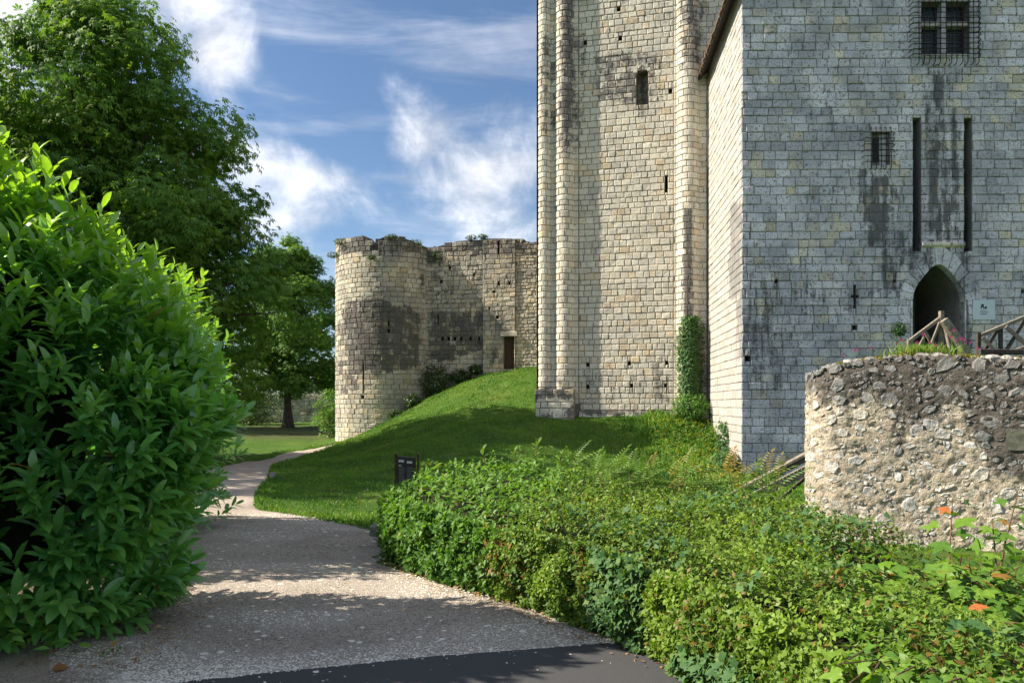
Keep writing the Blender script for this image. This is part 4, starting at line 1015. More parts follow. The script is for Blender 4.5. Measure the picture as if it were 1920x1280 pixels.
laurel('laurel_bush', 'laurel bush continuing past the left edge towards the viewer', (-5.4, 3.2, 1.4), (1.9, 2.0, 1.95), 1300, 0, 3, 5.0, 0.0, .86)  # out of view, added so the asphalt lies in shade

# ------------------------------------------------------------------ trees
def tree(name, label, base, H, prof, nclump, nleaf, leaf, seed, mat_='chestnut', kind='palm', trunk_r=.45, fork=.28, cl_r=(1.1, 1.9), group=None, droop=.55, cat='tree', lean=(0, 0), fill=.5):
    """tapered trunk and limbs, crown of leaf clumps under the outline radius(height)"""
    rng = np.random.default_rng(seed); R = random.Random(seed)
    b = Vector(base); root = thing(name, b, label, cat, group)
    hs = [q[0] for q in prof]; rs = [q[1] for q in prof]; cl_ = []
    zlo, zhi = hs[0], hs[-1]; wts = np.array([np.interp(z, hs, rs) for z in np.linspace(zlo, zhi, 60)]); wts /= wts.sum()
    for k in range(nclump):
        z = np.linspace(zlo, zhi, 60)[rng.choice(60, p=wts)]+rng.uniform(-.3, .3); rmax = np.interp(z, hs, rs); a = rng.uniform(0, 6.283)
        f = rng.uniform(.0, 1)**.45; cr = rng.uniform(*cl_r)*(.75 if z > zhi*.85 else 1.0)
        rad = max(0, rmax*(.80+.28*rng.random())*f-cr*.35)
        cl_.append((np.array([b.x+lean[0]*z/H+math.cos(a)*rad, b.y+lean[1]*z/H+math.sin(a)*rad, b.z+z]), cr, np.array([math.cos(a), math.sin(a), .0])*f))
    pos, dr_, up, sc, rr = [], [], [], [], []
    per = nleaf//nclump
    for c_, cr, od in cl_:
        d = rng.normal(size=(per, 3)); d[:, 2] = d[:, 2]*.75+.35; d += od*.5; d /= np.linalg.norm(d, axis=1, keepdims=True)
        rad = cr*(.45+.55*rng.random(per)**.6)*(1+.12*rng.normal(size=per)); ell = np.array([1.15, 1.15, .62])
        p = c_+d*rad[:, None]*ell; p[:, 2] -= .16*((d[:, 0]**2+d[:, 1]**2)*cr)
        dd = d*np.array([1, 1, .4])+rng.normal(size=(per, 3))*.45; dd[:, 2] -= droop
        pos.append(p); dr_.append(dd); up.append(d+np.array([0, 0, .7])+rng.normal(size=(per, 3))*.25); sc.append(leaf*(.7+.6*rng.random(per)))
        rr.append(np.full(per, rng.uniform(.1, .6))+.35*rng.random(per))
    pos, dr_, up, sc, rr = (np.concatenate(q) for q in (pos, dr_, up, sc, rr))
    rot = frames(dr_, up)
    tag(add('crown', leaf_mesh('crown', kind, pos, rot, sc, rr, np.where(rng.random(len(pos)) < .04, .6, 0), M[mat_]), root), kind='stuff')
    TB = MB(); top = b+Vector((lean[0]*.8, lean[1]*.8, H*.82))
    pts, rad = [], []
    for k in range(9):
        f = k/8; pts.append(b.lerp(top, f)+Vector((R.uniform(-.12, .12), R.uniform(-.12, .12), 0))*(f > 0)*trunk_r*2); rad.append(trunk_r*(1.75 if k == 0 else 1.0-.88*f**.8))
    pts.insert(1, b+Vector((0, 0, .45))); rad.insert(1, trunk_r*1.22); pts[0] = b+Vector((0, 0, -.3))
    TB.tube(pts, rad, 12)
    for c_, cr, od in sorted(cl_, key=lambda q: -q[1])[:max(18, int(nclump*fill))]:
        f = min(.95, max(fork, (c_[2]-b.z)/H*.72)); s_ = b.lerp(top, f); e = Vector(c_); md = s_.lerp(e, .5)+Vector((R.uniform(-.3, .3), R.uniform(-.3, .3), .25*(e-s_).length*.3))
        r0 = trunk_r*(.42-.3*f)+.02; TB.tube([s_, md, e], [r0, r0*.55, .015], 5)
    TB.build('trunk', M['bark'], root, True)
    return root
def at(px, Y): x = (px-CX)/F*Y; return (x, Y, gz1(x, Y))
tree('chestnut_tree', 'huge chestnut tree towering behind the laurel at the left', (-17.7, 32, gz1(-17.7, 32)), 20.0,
     [(2.6, 5.8), (4.5, 7.5), (8, 7.8), (12, 7.0), (15, 5.3), (17.3, 3.6), (19.7, 1.6)], 290, 54000, .26, 5, trunk_r=.6, cl_r=(1.1, 2.0))
tree('chestnut_tree', 'smaller chestnut tree with a bare dark trunk beside the round tower', at(540, 60), 15.2,
     [(2.9, 4.0), (4.6, 5.0), (9, 5.0), (12, 3.9), (14, 2.4), (15.2, .9)], 130, 30000, .24, 6, trunk_r=.36, cl_r=(.8, 1.4))
tree('chestnut_tree', 'tall chestnut standing left of the huge one nearer the laurel', (-22.3, 21.5, gz1(-22.3, 21.5)), 23.0,
     [(4, 5.0), (8, 5.8), (14, 5.8), (19, 5.0), (23, 2.4)], 100, 8000, .42, 9, trunk_r=.45, cl_r=(1.0, 1.8))  # out of view, added to carry tree shade over the lawn
tree('chestnut_tree', 'chestnut hidden between the huge one and the far lawn', (-31, 56, gz1(-31, 56)), 15.0, [(3, 4.2), (7, 5.4), (11, 4.4), (15, 1.2)], 70, 5000, .40, 12, trunk_r=.4)  # hidden from view, added to shade the ground by the far trunk
tree('distant_tree', 'dark tree rising behind the far boundary wall', (-19.5, 80, gz1(-19.5, 80)), 6.8, [(.6, 3.5), (2.5, 5.4), (4.5, 4.8), (6.6, 1.8)], 70, 6000, .24, 17, mat_='shrub', kind='oval', trunk_r=.25, cl_r=(.9, 1.5), droop=.2)
tree('yew_tree', 'low dark yew mass in the shade behind the far chestnut', at(470, 66), 6.8, [(.3, 2.4), (2.2, 3.2), (4.6, 3.4), (6.4, 1.6)], 70, 11000, .17, 7, mat_='shrub', kind='small', trunk_r=.2, cl_r=(.7, 1.2), droop=.2)
sb_ = at(618, 50)
tree('sunlit_bush', 'bright green bush against the foot of the round tower', sb_, 3.1, [(.2, .9), (1.2, 1.25), (2.2, 1.0), (3.0, .4)], 34, 2600, .17, 8, mat_='hornbeam', kind='oval', trunk_r=.05, cl_r=(.3, .5), droop=.15, cat='shrub')

# far boundary wall, seen under the trees
FW = thing('boundary_wall', (-24, 74, -.2), 'low mossy stone wall far behind the chestnut trunk', 'wall')
FF = Frame(-32, 75.0, 2.0); W2 = Wall(77); fr_rows = rows_between(-.4, 2.55, .34, random.Random(4))
fst = lambda x, y: .35+.25*mnoise.noise(Vector((x*.05, y*.08, 0)))
W2.wall(FF, 0, 21, fr_rows, .62, fst, rough=2.0, cream=.4, proud=.04); W2.face(FF, [0, 21.2], -.6, lambda u: fr_rows[-1], (), stain=fst)
W2.finish(FW, M['tower'], M['mortar'])
rl = thing('low_rail', at(500, 63), 'low thin metal rail on posts at the lawn edge', 'rail')
RB = MB(); z0 = gz1(*at(500, 63)[:2])
a, b = ray(432, 0, 63), ray(535, 0, 63); RB.tube([(a[0], 63, z0+.36), (b[0], 63, z0+.36)], .025, 5); RB.build('bar', M['iron'], rl)
for px in (436, 463, 481, 499, 518):
    PB = MB(); q = ray(px, 0, 63); PB.tube([(q[0], 63, z0-.1), (q[0], 63, z0+.36)], .022, 5); PB.build('post', M['iron'], rl)

# ------------------------------------------------------------------ the clipped hedge on the right
HP = np.array([(-1.28, 9.3), (-1.40, 8.6), (-1.28, 7.95), (-.95, 7.3), (-.40, 6.62), (.15, 5.95), (.66, 5.3), (.90, 4.85), (1.02, 4.4), (1.25, 3.6), (1.5, 2.5), (4.6, 2.4), (4.6, 5.05), (3.3, 5.55), (2.95, 6.3), (3.0, 7.7), (1.8, 8.6), (.2, 9.2)])
def in_poly(x, y, P=HP):
    r = np.zeros(len(x), bool); n_ = len(P)
    for i in range(n_):
        (x0, y0), (x1, y1) = P[i], P[(i+1) % n_]
        if y0 == y1: continue
        c_ = ((y0 > y) != (y1 > y)) & (x < (x1-x0)*(y-y0)/(y1-y0)+x0); r ^= c_
    return r
def poly_dist(x, y, P=HP):
    d = np.full(len(x), 1e9); nx_ = np.zeros((len(x), 2))
    for i in range(len(P)):
        a, b = P[i], P[(i+1) % len(P)]; ab = b-a; t_ = np.clip(((x-a[0])*ab[0]+(y-a[1])*ab[1])/(ab@ab), 0, 1)
        qx, qy = x-a[0]-t_*ab[0], y-a[1]-t_*ab[1]; dd = np.hypot(qx, qy); m_ = dd < d
        d = np.where(m_, dd, d); nx_[m_] = np.c_[-qx, -qy][m_]/np.maximum(dd[m_], 1e-6)[:, None]
    return d, nx_
def hedge_h(x, y):
    h_ = .68+.24*np.exp(-((x-.1)**2/2.2+(y-8.6)**2/1.6))+.06*np.exp(-((x-2.2)**2+(y-7)**2)/2)-.10*np.clip((x-2.6)/1.5, 0, 1)
    h_ = h_-.10*np.clip((y-7.0)/1.2, 0, 1)*np.clip((x-.7)/.6, 0, 1)-.30*np.clip((x-1.9)/.7, 0, 1)*np.clip((5.7-y)/.6, 0, 1)
    lump = np.array([mnoise.noise(Vector((a*2.1, b*2.1, 0)))*.10+mnoise.noise(Vector((a*5, b*5, 4)))*.06 for a, b in zip(x, y)])
    return h_+lump
def hedge_pts(n, sel, zmax_fn=None, shell=.10):
    """points and normals over the hedge's skin; sel(x, y, f) keeps where f is 0 at the foot and 1 on top"""
    x = NP.uniform(-1.5, 4.7, n*5); y = NP.uniform(2.4, 9.7, n*5); ok = in_poly(x, y) & (NP.random(n*5) < np.clip(4.2/y, 0, 1)**1.6) & (x < y*.78); x, y = x[ok], y[ok]
    d, nn = poly_dist(x, y); h_ = hedge_h(x, y)
    ztop = h_*np.clip(d/.30, .0, 1)**.42
    P1 = np.c_[x, y, ztop]; N1 = np.c_[nn*np.clip(1-d/.35, 0, 1)[:, None]*1.2, .35+np.clip(d/.3, 0, 1)]
    keep_ = NP.random(len(x)) < .75; P1, N1 = P1[keep_], N1[keep_]
    m_ = int(n*2.2); seg = np.diff(np.r_[HP, HP[:1]], axis=0); ln = np.hypot(*seg.T); cs = np.r_[0, np.cumsum(ln)]
    s_ = NP.uniform(0, cs[10], m_); i = np.clip(np.searchsorted(cs, s_)-1, 0, len(HP)-1); f = (s_-cs[i])/ln[i]
    q = HP[i]+seg[i]*f[:, None]; no = np.c_[-seg[i][:, 1], seg[i][:, 0]]; no = no/np.linalg.norm(no, axis=1, keepdims=True)*-1
    no = np.where(((q[:, 0]+no[:, 0]*.1-1.6)**2+(q[:, 1]+no[:, 1]*.1-6.6)**2 > (q[:, 0]-1.6)**2+(q[:, 1]-6.6)**2)[:, None], no, -no)
    hh_ = hedge_h(q[:, 0], q[:, 1])*.86; zf = NP.random(m_); bul = .07*np.sin(zf*3.14)+.05*np.array([mnoise.noise(Vector((a*3, b*3, c_*3))) for a, b, c_ in zip(q[:, 0], q[:, 1], zf*hh_)])
    P2 = np.c_[q+no*bul[:, None], zf*hh_+.02]; N2 = np.c_[no, .25*np.ones(m_)]
    Pn = np.r_[P1, P2]; N_ = np.r_[N1, N2]; ff = np.r_[np.ones(len(P1)), zf]
    N_ /= np.linalg.norm(N_, axis=1, keepdims=True)
    vis = (Pn[:, 1] > 2.4); k_ = sel(Pn[:, 0], Pn[:, 1], Pn[:, 2], ff) & vis
    Pn, N_ = Pn[k_], N_[k_]
    o_ = NP.permutation(len(Pn))[:n]; Pn, N_ = Pn[o_], N_[o_]
    cl_n = np.array([mnoise.noise(Vector((a*6.5, b*6.5, c_*6.5)))+.55*mnoise.noise(Vector((a*15, b*15, c_*15))) for a, b, c_ in Pn])   # tufts and hollows
    kp = cl_n+.55*NP.random(len(Pn)) > -.08; Pn, N_, cl_n = Pn[kp], N_[kp], cl_n[kp]
    return Pn-N_*(NP.random(len(Pn))**1.3*shell)[:, None]+N_*(.02+.075*cl_n)[:, None], N_
def scatter_leaves(P, N, size, up_w=.45, jit=.55, droop=.1):
    d = np.cross(N, rnd_dirs(len(P)))+N*.55+rnd_dirs(len(P))*jit; d[:, 2] -= droop
    return frames(d, N+np.array([-.15, 0, up_w])+rnd_dirs(len(P))*(.35+.45*(jit > .8))), size*(.7+.6*NP.random(len(P)))
def mixn(P, sc_, o_=0.0): return np.array([mnoise.noise(Vector((q[0]*sc_+o_, q[1]*sc_, q[2]*sc_))) for q in P])
def side_of(x, y, z):      # <0: the fresh leafy left end, >0: the small-leaved box further right (metres along the front)
    return (x-.05)*.8-(y-7.0)*.28+.5*(z-.5)*-.6
def sel_left(x, y, z, f):
    s_ = side_of(x, y, z); return s_ < .12+NP.normal(size=len(x))*.14
def sel_right(x, y, z, f): return ~(side_of(x, y, z) < -.05+NP.normal(size=len(x))*.14)
hl = thing('leafy_hedge', (-.5, 7.8, 0), 'leafy bright green hornbeam end of the low hedge beside the path', 'hedge')
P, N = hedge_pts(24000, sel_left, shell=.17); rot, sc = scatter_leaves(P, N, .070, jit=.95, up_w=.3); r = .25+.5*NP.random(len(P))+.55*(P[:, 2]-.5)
dead = np.exp(-(((P[:, 0]-.02)/.16)**2+((P[:, 1]-6.25)/.22)**2+((P[:, 2]-.38)/.17)**2)); g = np.where(NP.random(len(P)) < dead*1.3, .9, np.where(NP.random(len(P)) < .012, .5, 0))
px, py = project_np(P); order = np.argsort(-(sc/P[:, 1])*((px > 700) & (P[:, 1] < 8.5) & (py < 1150)))[:300]; rest = np.ones(len(P), bool); rest[order] = False
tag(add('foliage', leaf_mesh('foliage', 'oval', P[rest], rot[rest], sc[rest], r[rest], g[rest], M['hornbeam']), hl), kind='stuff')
leaf_objects('oval', order, P, rot, sc, r, g, M['hornbeam'], hl)
def hedge_core(root, xs):
    n1_, V, Fx = 60, [], []
    gx_, gy_ = np.meshgrid(np.arange(-1.5, 4.7, .1), np.arange(2.4, 9.8, .1)); x, y = gx_.ravel(), gy_.ravel()
    ins = in_poly(x, y); d, _ = poly_dist(x, y); h_ = hedge_h(x, y)
    z = np.where(ins, (h_-.17)*np.clip((d-.12)/.25, 0, 1)**.5, -.3); ii = np.arange(len(x)).reshape(gx_.shape)
    sel = xs(x, y) & (ins) & (d > .06); msk = sel.reshape(gx_.shape)
    q = msk[:-1, :-1] & msk[1:, :-1] & msk[:-1, 1:] & msk[1:, 1:]
    Fx = np.stack([ii[:-1, :-1], ii[:-1, 1:], ii[1:, 1:], ii[1:, :-1]], -1)[q]
    add('branches', mesh_np('branches', np.c_[x, y, z], Fx, mat=M['hollow'], smooth=True), root)  # dark core sheet, its colour standing for the shade inside the hedge
hedge_core(hl, lambda x, y: side_of(x, y, .5) < .05)
hb = thing('box_hedge', (1.8, 6.2, 0), 'small-leaved yellowish green box hedge filling the right foreground', 'hedge')
P, N = hedge_pts(105000, sel_right, shell=.16); rot, sc = scatter_leaves(P, N, .036, jit=1.2, up_w=.25)
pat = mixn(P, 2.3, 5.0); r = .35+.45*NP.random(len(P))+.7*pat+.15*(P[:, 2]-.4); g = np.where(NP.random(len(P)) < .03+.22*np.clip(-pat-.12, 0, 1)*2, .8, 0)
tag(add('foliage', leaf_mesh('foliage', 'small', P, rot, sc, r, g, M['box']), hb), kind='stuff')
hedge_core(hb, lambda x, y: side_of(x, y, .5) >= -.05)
# sprigs standing out of the clipped surface
def sprigs(n_, sel, kind, size, mat_, root, hi=.20):
    P, N = hedge_pts(n_, sel, shell=.01); k_ = N[:, 2] > .35; P, N = P[k_], N[k_]; D = N*.35+np.array([0, 0, 1.0])+rnd_dirs(len(P))*.35; D /= np.linalg.norm(D, axis=1, keepdims=True)
    ln = hi*(.25+.75*NP.random(len(P))**2); A, d, s_, r_ = [], [], [], []
    for q in range(8):
        a = q*2.4+NP.random(len(P))*6.28; f = (q+1)/8; A.append(P+D*(ln*f)[:, None]); d.append(D*.6+np.c_[np.cos(a), np.sin(a), np.zeros(len(P))]); s_.append(size*(1.1-.5*f)*(.8+.4*NP.random(len(P)))); r_.append(.55+.4*f*NP.random(len(P)))
    A, d, s_, r_ = (np.concatenate(q) for q in (A, d, s_, r_))
    tag(add('sprigs', leaf_mesh('sprigs', kind, A, frames(d, np.array([-.2, -.2, 1.0])+rnd_dirs(len(A))*.3), s_, r_, np.where(NP.random(len(A)) < .05, .5, 0), M[mat_]), root), kind='stuff')
sprigs(700, sel_left, 'oval', .065, 'hornbeam', hl, .24); sprigs(1500, sel_right, 'oval', .034, 'box', hb, .16)
# ivy creeping through the hedge
iv = thing('hedge_ivy', (1.3, 4.9, 0), 'dark glossy ivy creeping through the front of the box hedge', 'ivy')
P, N = hedge_pts(9000, lambda x, y, z, f: sel_right(x, y, z, f) & (x > .3), shell=.02); w_ = mixn(P, 1.7, 9.0)+.35*(.45-P[:, 2]); k_ = w_ > -.02; P, N = P[k_]+N[k_]*.015, N[k_]
rot, sc = scatter_leaves(P, N, .062, jit=.35); r = .2+.6*NP.random(len(P)); g = np.where(NP.random(len(P)) < .15, .6, 0)
order = np.argsort(-(sc/P[:, 1]))[:280]; rest = np.ones(len(P), bool); rest[order] = False
tag(add('foliage', leaf_mesh('foliage', 'ivy', P[rest], rot[rest], sc[rest], r[rest], g[rest], M['ivy']), iv), kind='stuff')
leaf_objects('ivy', order, P, rot, sc, r, g, M['ivy'], iv)
# maple sapling at the right
mp = thing('maple_sapling', (2.75, 4.75, 0), 'young maple sapling with broad lobed leaves and reddish tips at the right', 'sapling')
pos, dr_, up, sc, r, g = [], [], [], [], [], []
stems = MB(); Rm = random.Random(91)
for k in range(120):
    tall = k < 3
    b = Vector((Rm.uniform(2.3, 3.0), Rm.uniform(3.9, 4.9), .1))
    if tall: tip = Vector(((2.95, 5.0, 1.02), (3.42, 5.05, 1.04), (3.15, 4.9, .90))[k])
    else:
        px_t, py_t = Rm.uniform(1570, 1950), Rm.uniform(1035, 1290); Y = lerp(4.35, 2.95, (py_t-1035)/215)+Rm.uniform(-.12, .12); tip = Vector(ray(px_t, py_t, Y)); tip.z = max(tip.z, .15)
    md = b.lerp(tip, .6)+Vector((0, 0, .10)); stems.tube([b, md, tip], [.008, .006, .003], 5)
    nl = 11 if tall else 9
    for q in range(nl):
        f = .45+.55*q/(nl-1); p = (b.lerp(md, f/.6) if f < .6 else md.lerp(tip, (f-.6)/.4)); a = q*2.4+Rm.random()
        d_ = Vector((math.cos(a), math.sin(a), Rm.uniform(-.25, .25))); pet = Rm.uniform(.02, .07)
        pos.append(p+d_*pet); dr_.append(d_+Vector((0, 0, -.35))); up.append(Vector((-.25, -.45, 1))+Vector((Rm.uniform(-.3, .3),)*3)); s_ = Rm.uniform(.10, .17)*(1-.3*(q > nl-3)); sc.append(s_)
        young = 1.0 if q >= nl-2 and ((tall and Rm.random() < .6) or Rm.random() < .05) else 0.0; r.append(Rm.uniform(.25, 1.0)); g.append(young*Rm.uniform(.4, 1))
pos, dr_, up, sc, r, g = (np.array(q, float) for q in (pos, dr_, up, sc, r, g)); rot = frames(dr_, up)
order = np.argsort(-(sc/pos[:, 1]))[:300]; rest = np.ones(len(pos), bool); rest[order] = False
tag(add('foliage', leaf_mesh('foliage', 'maple', pos[rest], rot[rest], sc[rest], r[rest], g[rest], M['maple']), mp), kind='stuff')
leaf_objects('maple', order, pos, rot, sc, r, g, M['maple'], mp); stems.build('stem', M['twig'], mp)
# shoots with pinnate leaves rising through the hedge
shoots = [(1010, 905, 8.7, .95, 0, 'tall green shoot at the back of the leafy hedge end'), (905, 880, 8.8, 1.0, 0, 'tall green shoot nearest the information board'), (1075, 915, 8.6, .9, 0, 'green pinnate shoot left of the yellow flowers'), (1180, 925, 8.3, .85, .35, 'yellowish pinnate shoot in the middle of the hedge top'),
          (1255, 930, 8.2, .85, .5, 'bronze tinted pinnate shoot in front of the yellow flowers'), (1330, 935, 8.0, .8, .5, 'bronze tinted pinnate shoot left of the timber stair'), (1400, 960, 7.6, .7, .55, 'orange tinted pinnate shoot at the foot of the timber stair'), (1460, 975, 7.3, .7, .4, 'pinnate shoot leaning against the rubble wall end'), (1120, 900, 8.9, .9, .5, 'reddish tipped pinnate shoot at the hedge back'),
          (965, 872, 8.9, 1, .1, 'green shoot standing just right of the board top'), (1050, 880, 8.8, 1, .25, 'leafy shoot behind the brown dead patch of the hedge'), (1150, 895, 8.4, 1, .2, 'arching shoot below the left putlog holes of the keep'), (1215, 905, 8.2, 1, .45, 'arching bronze shoot below the climbing ivy'), (1290, 915, 7.9, 1, .3, 'green arching shoot below the gatehouse corner'), (1365, 925, 7.7, 1, .6, 'bronze shoot where the timber handrail starts'), (1430, 945, 7.4, 1, .5, 'bronze shoot covering the lower timber post'), (1120, 975, 7.4, 1, .1, 'green pinnate shoot on the middle of the hedge top'), (1330, 1010, 6.6, 1, .1, 'green shoot on the hedge top below the timber stair'),
          (1085, 1130, 5.75, .42, 0, 'broad-leaved seedling low on the hedge front over the gravel'), (1010, 1010, 6.5, .62, 0, 'seedling with drooping leaves beside the brown dead patch'), (1240, 1080, 6.2, .62, 0, 'broad-leaved seedling in the middle of the hedge front'), (1150, 1185, 5.3, .2, 0, 'lowest broad-leaved seedling touching the gravel edge')]
def hedge_hit(px, py):
    """distance at which the line of sight meets the hedge"""
    Ys = np.arange(2.6, 9.6, .03); X = (px-CX)/F*Ys; Z = EYE-(py-HZ)/F*Ys
    d, _n = poly_dist(X, Ys); ok = in_poly(X, Ys) & (Z < hedge_h(X, Ys)*np.clip(d/.30, 0, 1)**.42)
    return float(Ys[np.argmax(ok)]) if ok.any() else None
for px, py, Y, _, bronze, lab in shoots:
    low = Y < 7; Rs = random.Random(px)
    if low: Y = (hedge_hit(px, py) or Y)-.06
    tip = Vector(ray(px, py, Y))
    if not low: tip.z = max(tip.z, float(hedge_h(np.array([tip.x]), np.array([tip.y]))[0])+.16+.10*Rs.random())
    root = thing('seedling' if low else 'pinnate_shoot', (tip.x, tip.y, max(0, tip.z-.35)), lab, 'plant', 'seedlings in the hedge')
    b = tip-Vector((Rs.uniform(-.1, .1), -.12 if low else 0, .34)); SB = MB(); SB.tube([b, b.lerp(tip, .5)+Vector((.01, 0, .02)), tip], [.007, .005, .003], 5); SB.build('stem', M['twig'], root)
    pos, dr_, up, sc, r, g = [], [], [], [], [], []
    nl = 8 if low else 9
    for q in range(nl):
        f = .3+.7*q/(nl-1); a = q*2.4+Rs.random()*.8; el_ = .15+.7*f
        d_ = Vector((math.cos(a), math.sin(a), 0))*(1.15-.5*f)+Vector((-.05, -.15 if low else 0, el_ if not low else .1))
        pos.append(b.lerp(tip, f)); dr_.append(d_); up.append((-.2, -.25, 1)); sc.append((.24 if low else .36)*(1.05-.3*f)*Rs.uniform(.85, 1.15)); r.append(Rs.uniform(.25, .8)); g.append(bronze*Rs.random()*(.3+f))
    pos, dr_, up, sc, r, g = (np.array(q, float) for q in (pos, dr_, up, sc, r, g))
    k_ = 'laurel' if low or px < 1060 else 'pinnate'
    if k_ == 'laurel': sc = np.c_[sc*.95*1.2, sc*.95, sc*.95]*(.72 if low else .34)
    leaf_objects(k_, range(nl), pos, frames(dr_, up), sc, r, g, M['sumac'], root)

# ------------------------------------------------------------------ grass, flowers, creepers
n = 220000
y = 9.0+37*NP.random(n)**1.25; x = -12.5+22.5*NP.random(n)
ok = ~on_path(x, y) & (y > 9.4) & (np.hypot(x-TC[0], y-TC[1]) > TRD+.05)
kd = (x-KF.o[0])*KF.n[0]+(y-KF.o[1])*KF.n[1]; ku = (x-KF.o[0])*KF.U[0]+(y-KF.o[1])*KF.U[1]
ok &= ~((kd < .05) & (ku > -.1)) & ~((y > 26) & (x > C0[0]+(y-26)*SD[0]/SD[1]-.02)) & (y < 45.6-(x+5.6)*.14)
ok &= (np.abs(x) < .62*y) & ~(in_poly(x, y)) & (x < 9.5) & ~((x < -4) & (y < 12.6))
x, y = x[ok], y[ok]; z = gz(x, y); h_ = (.035+.035*NP.random(len(x)))*(1+.02*y)
h_ *= np.array([1+.55*mnoise.noise(Vector((a*1.6, b*1.6, 6)))+.3*mnoise.noise(Vector((a*.4, b*.4, 1))) for a, b in zip(x, y)])
edge = np.abs(x-np.interp(y, pr[:, 1], pr[:, 0])); h_ *= np.where(edge < .25, 1.3, 1.0)
rough_ = sstep_np = np.clip((x-4.2)/2.0, 0, 1)*np.clip((y-22)/5, 0, 1); h_ *= 1+1.9*rough_
d = np.c_[NP.normal(size=(len(x), 2))*.45, np.ones(len(x))]
rot = frames(d, rnd_dirs(len(x)))
pat = np.array([mnoise.noise(Vector((a*.5, b*.5, 0)))+.6*mnoise.noise(Vector((a*1.9, b*1.9, 3))) for a, b in zip(x, y)])
tag(add('grass', leaf_mesh('grass', 'blade', np.c_[x, y, z-.005], rot, np.c_[h_*1.6, h_, h_], .42+.5*(NP.random(len(x))-.5)+.75*pat, np.where(NP.random(len(x)) < .06+.1*np.clip(pat, 0, 1), .8, 0), M['grass'])),
    'short mown grass covering the bank and lawn', 'grass', kind='stuff')
# rough herbs and yellow flowers by the gatehouse foot
n = 5200; x = 4.4+4.4*NP.random(n); y = 22.5+10.3*NP.random(n); ok = (x < C0[0]+(y-26)*SD[0]/SD[1]-.03) & (((x-KF.o[0])*KF.n[0]+(y-KF.o[1])*KF.n[1]) > .75)
ok &= np.array([mnoise.noise(Vector((a*.7, b*.7, 7)))*1.2+(a-6.0)*.45+.35 for a, b in zip(x, y)]) > NP.random(n)*.9; x, y = x[ok], y[ok]; z = gz(x, y)
lf = [(x, y, z, len(x))]; k3 = 4; X3 = np.repeat(x, k3)+NP.normal(size=len(x)*k3)*.09; Y3 = np.repeat(y, k3)+NP.normal(size=len(x)*k3)*.09; Z3 = np.repeat(z, k3)+NP.random(len(x)*k3)*.26
rot = frames(rnd_dirs(len(X3))*np.array([1, 1, .4]), np.array([0, 0, 1.0])+rnd_dirs(len(X3))*.4)
tag(add('weeds', leaf_mesh('weeds', 'oval', np.c_[X3, Y3, Z3], rot, .09+.07*NP.random(len(X3)), .1+.6*NP.random(len(X3)), NP.random(len(X3))*.12, M['hornbeam'])), 'rough green herbs growing at the foot of the gatehouse', 'weeds', kind='stuff')
nf = 330; i = NP.integers(0, len(x), nf); px, py = x[i]+NP.normal(size=nf)*.12, y[i]+NP.normal(size=nf)*.12
cl3 = 3; A = np.repeat(np.c_[px, py, gz(px, py)+.30+.14*NP.random(nf)], cl3, 0)+NP.normal(size=(nf*cl3, 3))*.035
tag(add('yellow_flowers', leaf_mesh('yellow_flowers', 'small', A, frames(rnd_dirs(len(A))*np.array([1, 1, .3]), np.array([0, -.4, 1.0])+rnd_dirs(len(A))*.3), .036+.022*NP.random(len(A)), NP.random(len(A)), np.zeros(len(A)), M['petal'])), 'yellow flower heads scattered among the herbs', 'flowers', kind='stuff')
# white daisies in the lawn
nd = 500; x = NP.uniform(-4, 5, nd); y = NP.uniform(14, 33, nd); A = np.c_[x, y, gz(x, y)+.06]
md_ = simple('daisy_white', (.55, .55, .5), (.7, .7, .66), 5)
tv, tf = TM['small']; V, Fx = instances(tv, tf, A, frames(rnd_dirs(nd)*np.array([1, 1, .1]), np.tile((0, -.3, 1.0), (nd, 1))), np.full(nd, .03))
tag(add('daisies', mesh_np('daisies', V, Fx, mat=md_)), 'tiny white daisies dotted over the shaded lawn', 'flowers', kind='stuff')
# ivy climbing the shaft beside the gatehouse
ci = thing('climbing_ivy', KF(pu(1290, .5), 1.3, .7), 'green ivy climbing the stone shaft in the corner by the gatehouse', 'ivy')
def ivy_on(n_, xfun, d0, pxs, pys):
    A, N_ = [], []
    for _ in range(n_):
        py = RND.uniform(*pys); lo, hi = xfun(py); px = RND.gauss((lo+hi)/2, (hi-lo)/3.2)
        if not lo-6 < px < hi+6: continue
        t_ = (px-1290)/22.0; dd = d0+.5*math.sqrt(max(0, 1-t_*t_))*.85-.1
        u, v = KF.pix(px, py, dd); A.append(KF(u, v, dd+RND.uniform(.02, .22))); a = math.asin(max(-1, min(1, t_))); N_.append((KF.n[0]*math.cos(a)+KF.U[0]*math.sin(a), KF.n[1]*math.cos(a)+KF.U[1]*math.sin(a), .3))
    return np.array(A), np.array(N_)
P, N = ivy_on(6200, lambda y: (interp(y, [(590, 1283), (610, 1276), (650, 1268), (680, 1272), (720, 1272), (770, 1276)]), interp(y, [(590, 1306), (610, 1318), (680, 1319), (770, 1318)])), .25, None, (594, 775))
rot, sc = scatter_leaves(P, N, .105, jit=.35, droop=.5)
tag(add('foliage', leaf_mesh('foliage', 'ivy', P, rot, sc, .2+.7*NP.random(len(P)), np.where(NP.random(len(P)) < .2, .7, 0), M['ivy']), ci), kind='stuff')
SB = MB(); SB.tube([KF(pu(1288, .7), .9, .72), KF(pu(1290, .7), 3.0, .72), KF(pu(1288, .7), 5.2, .72), KF(pu(1290, .7), 8.5, .70)], [.05, .045, .035, .015], 6); SB.build('stem', M['bark'], ci)
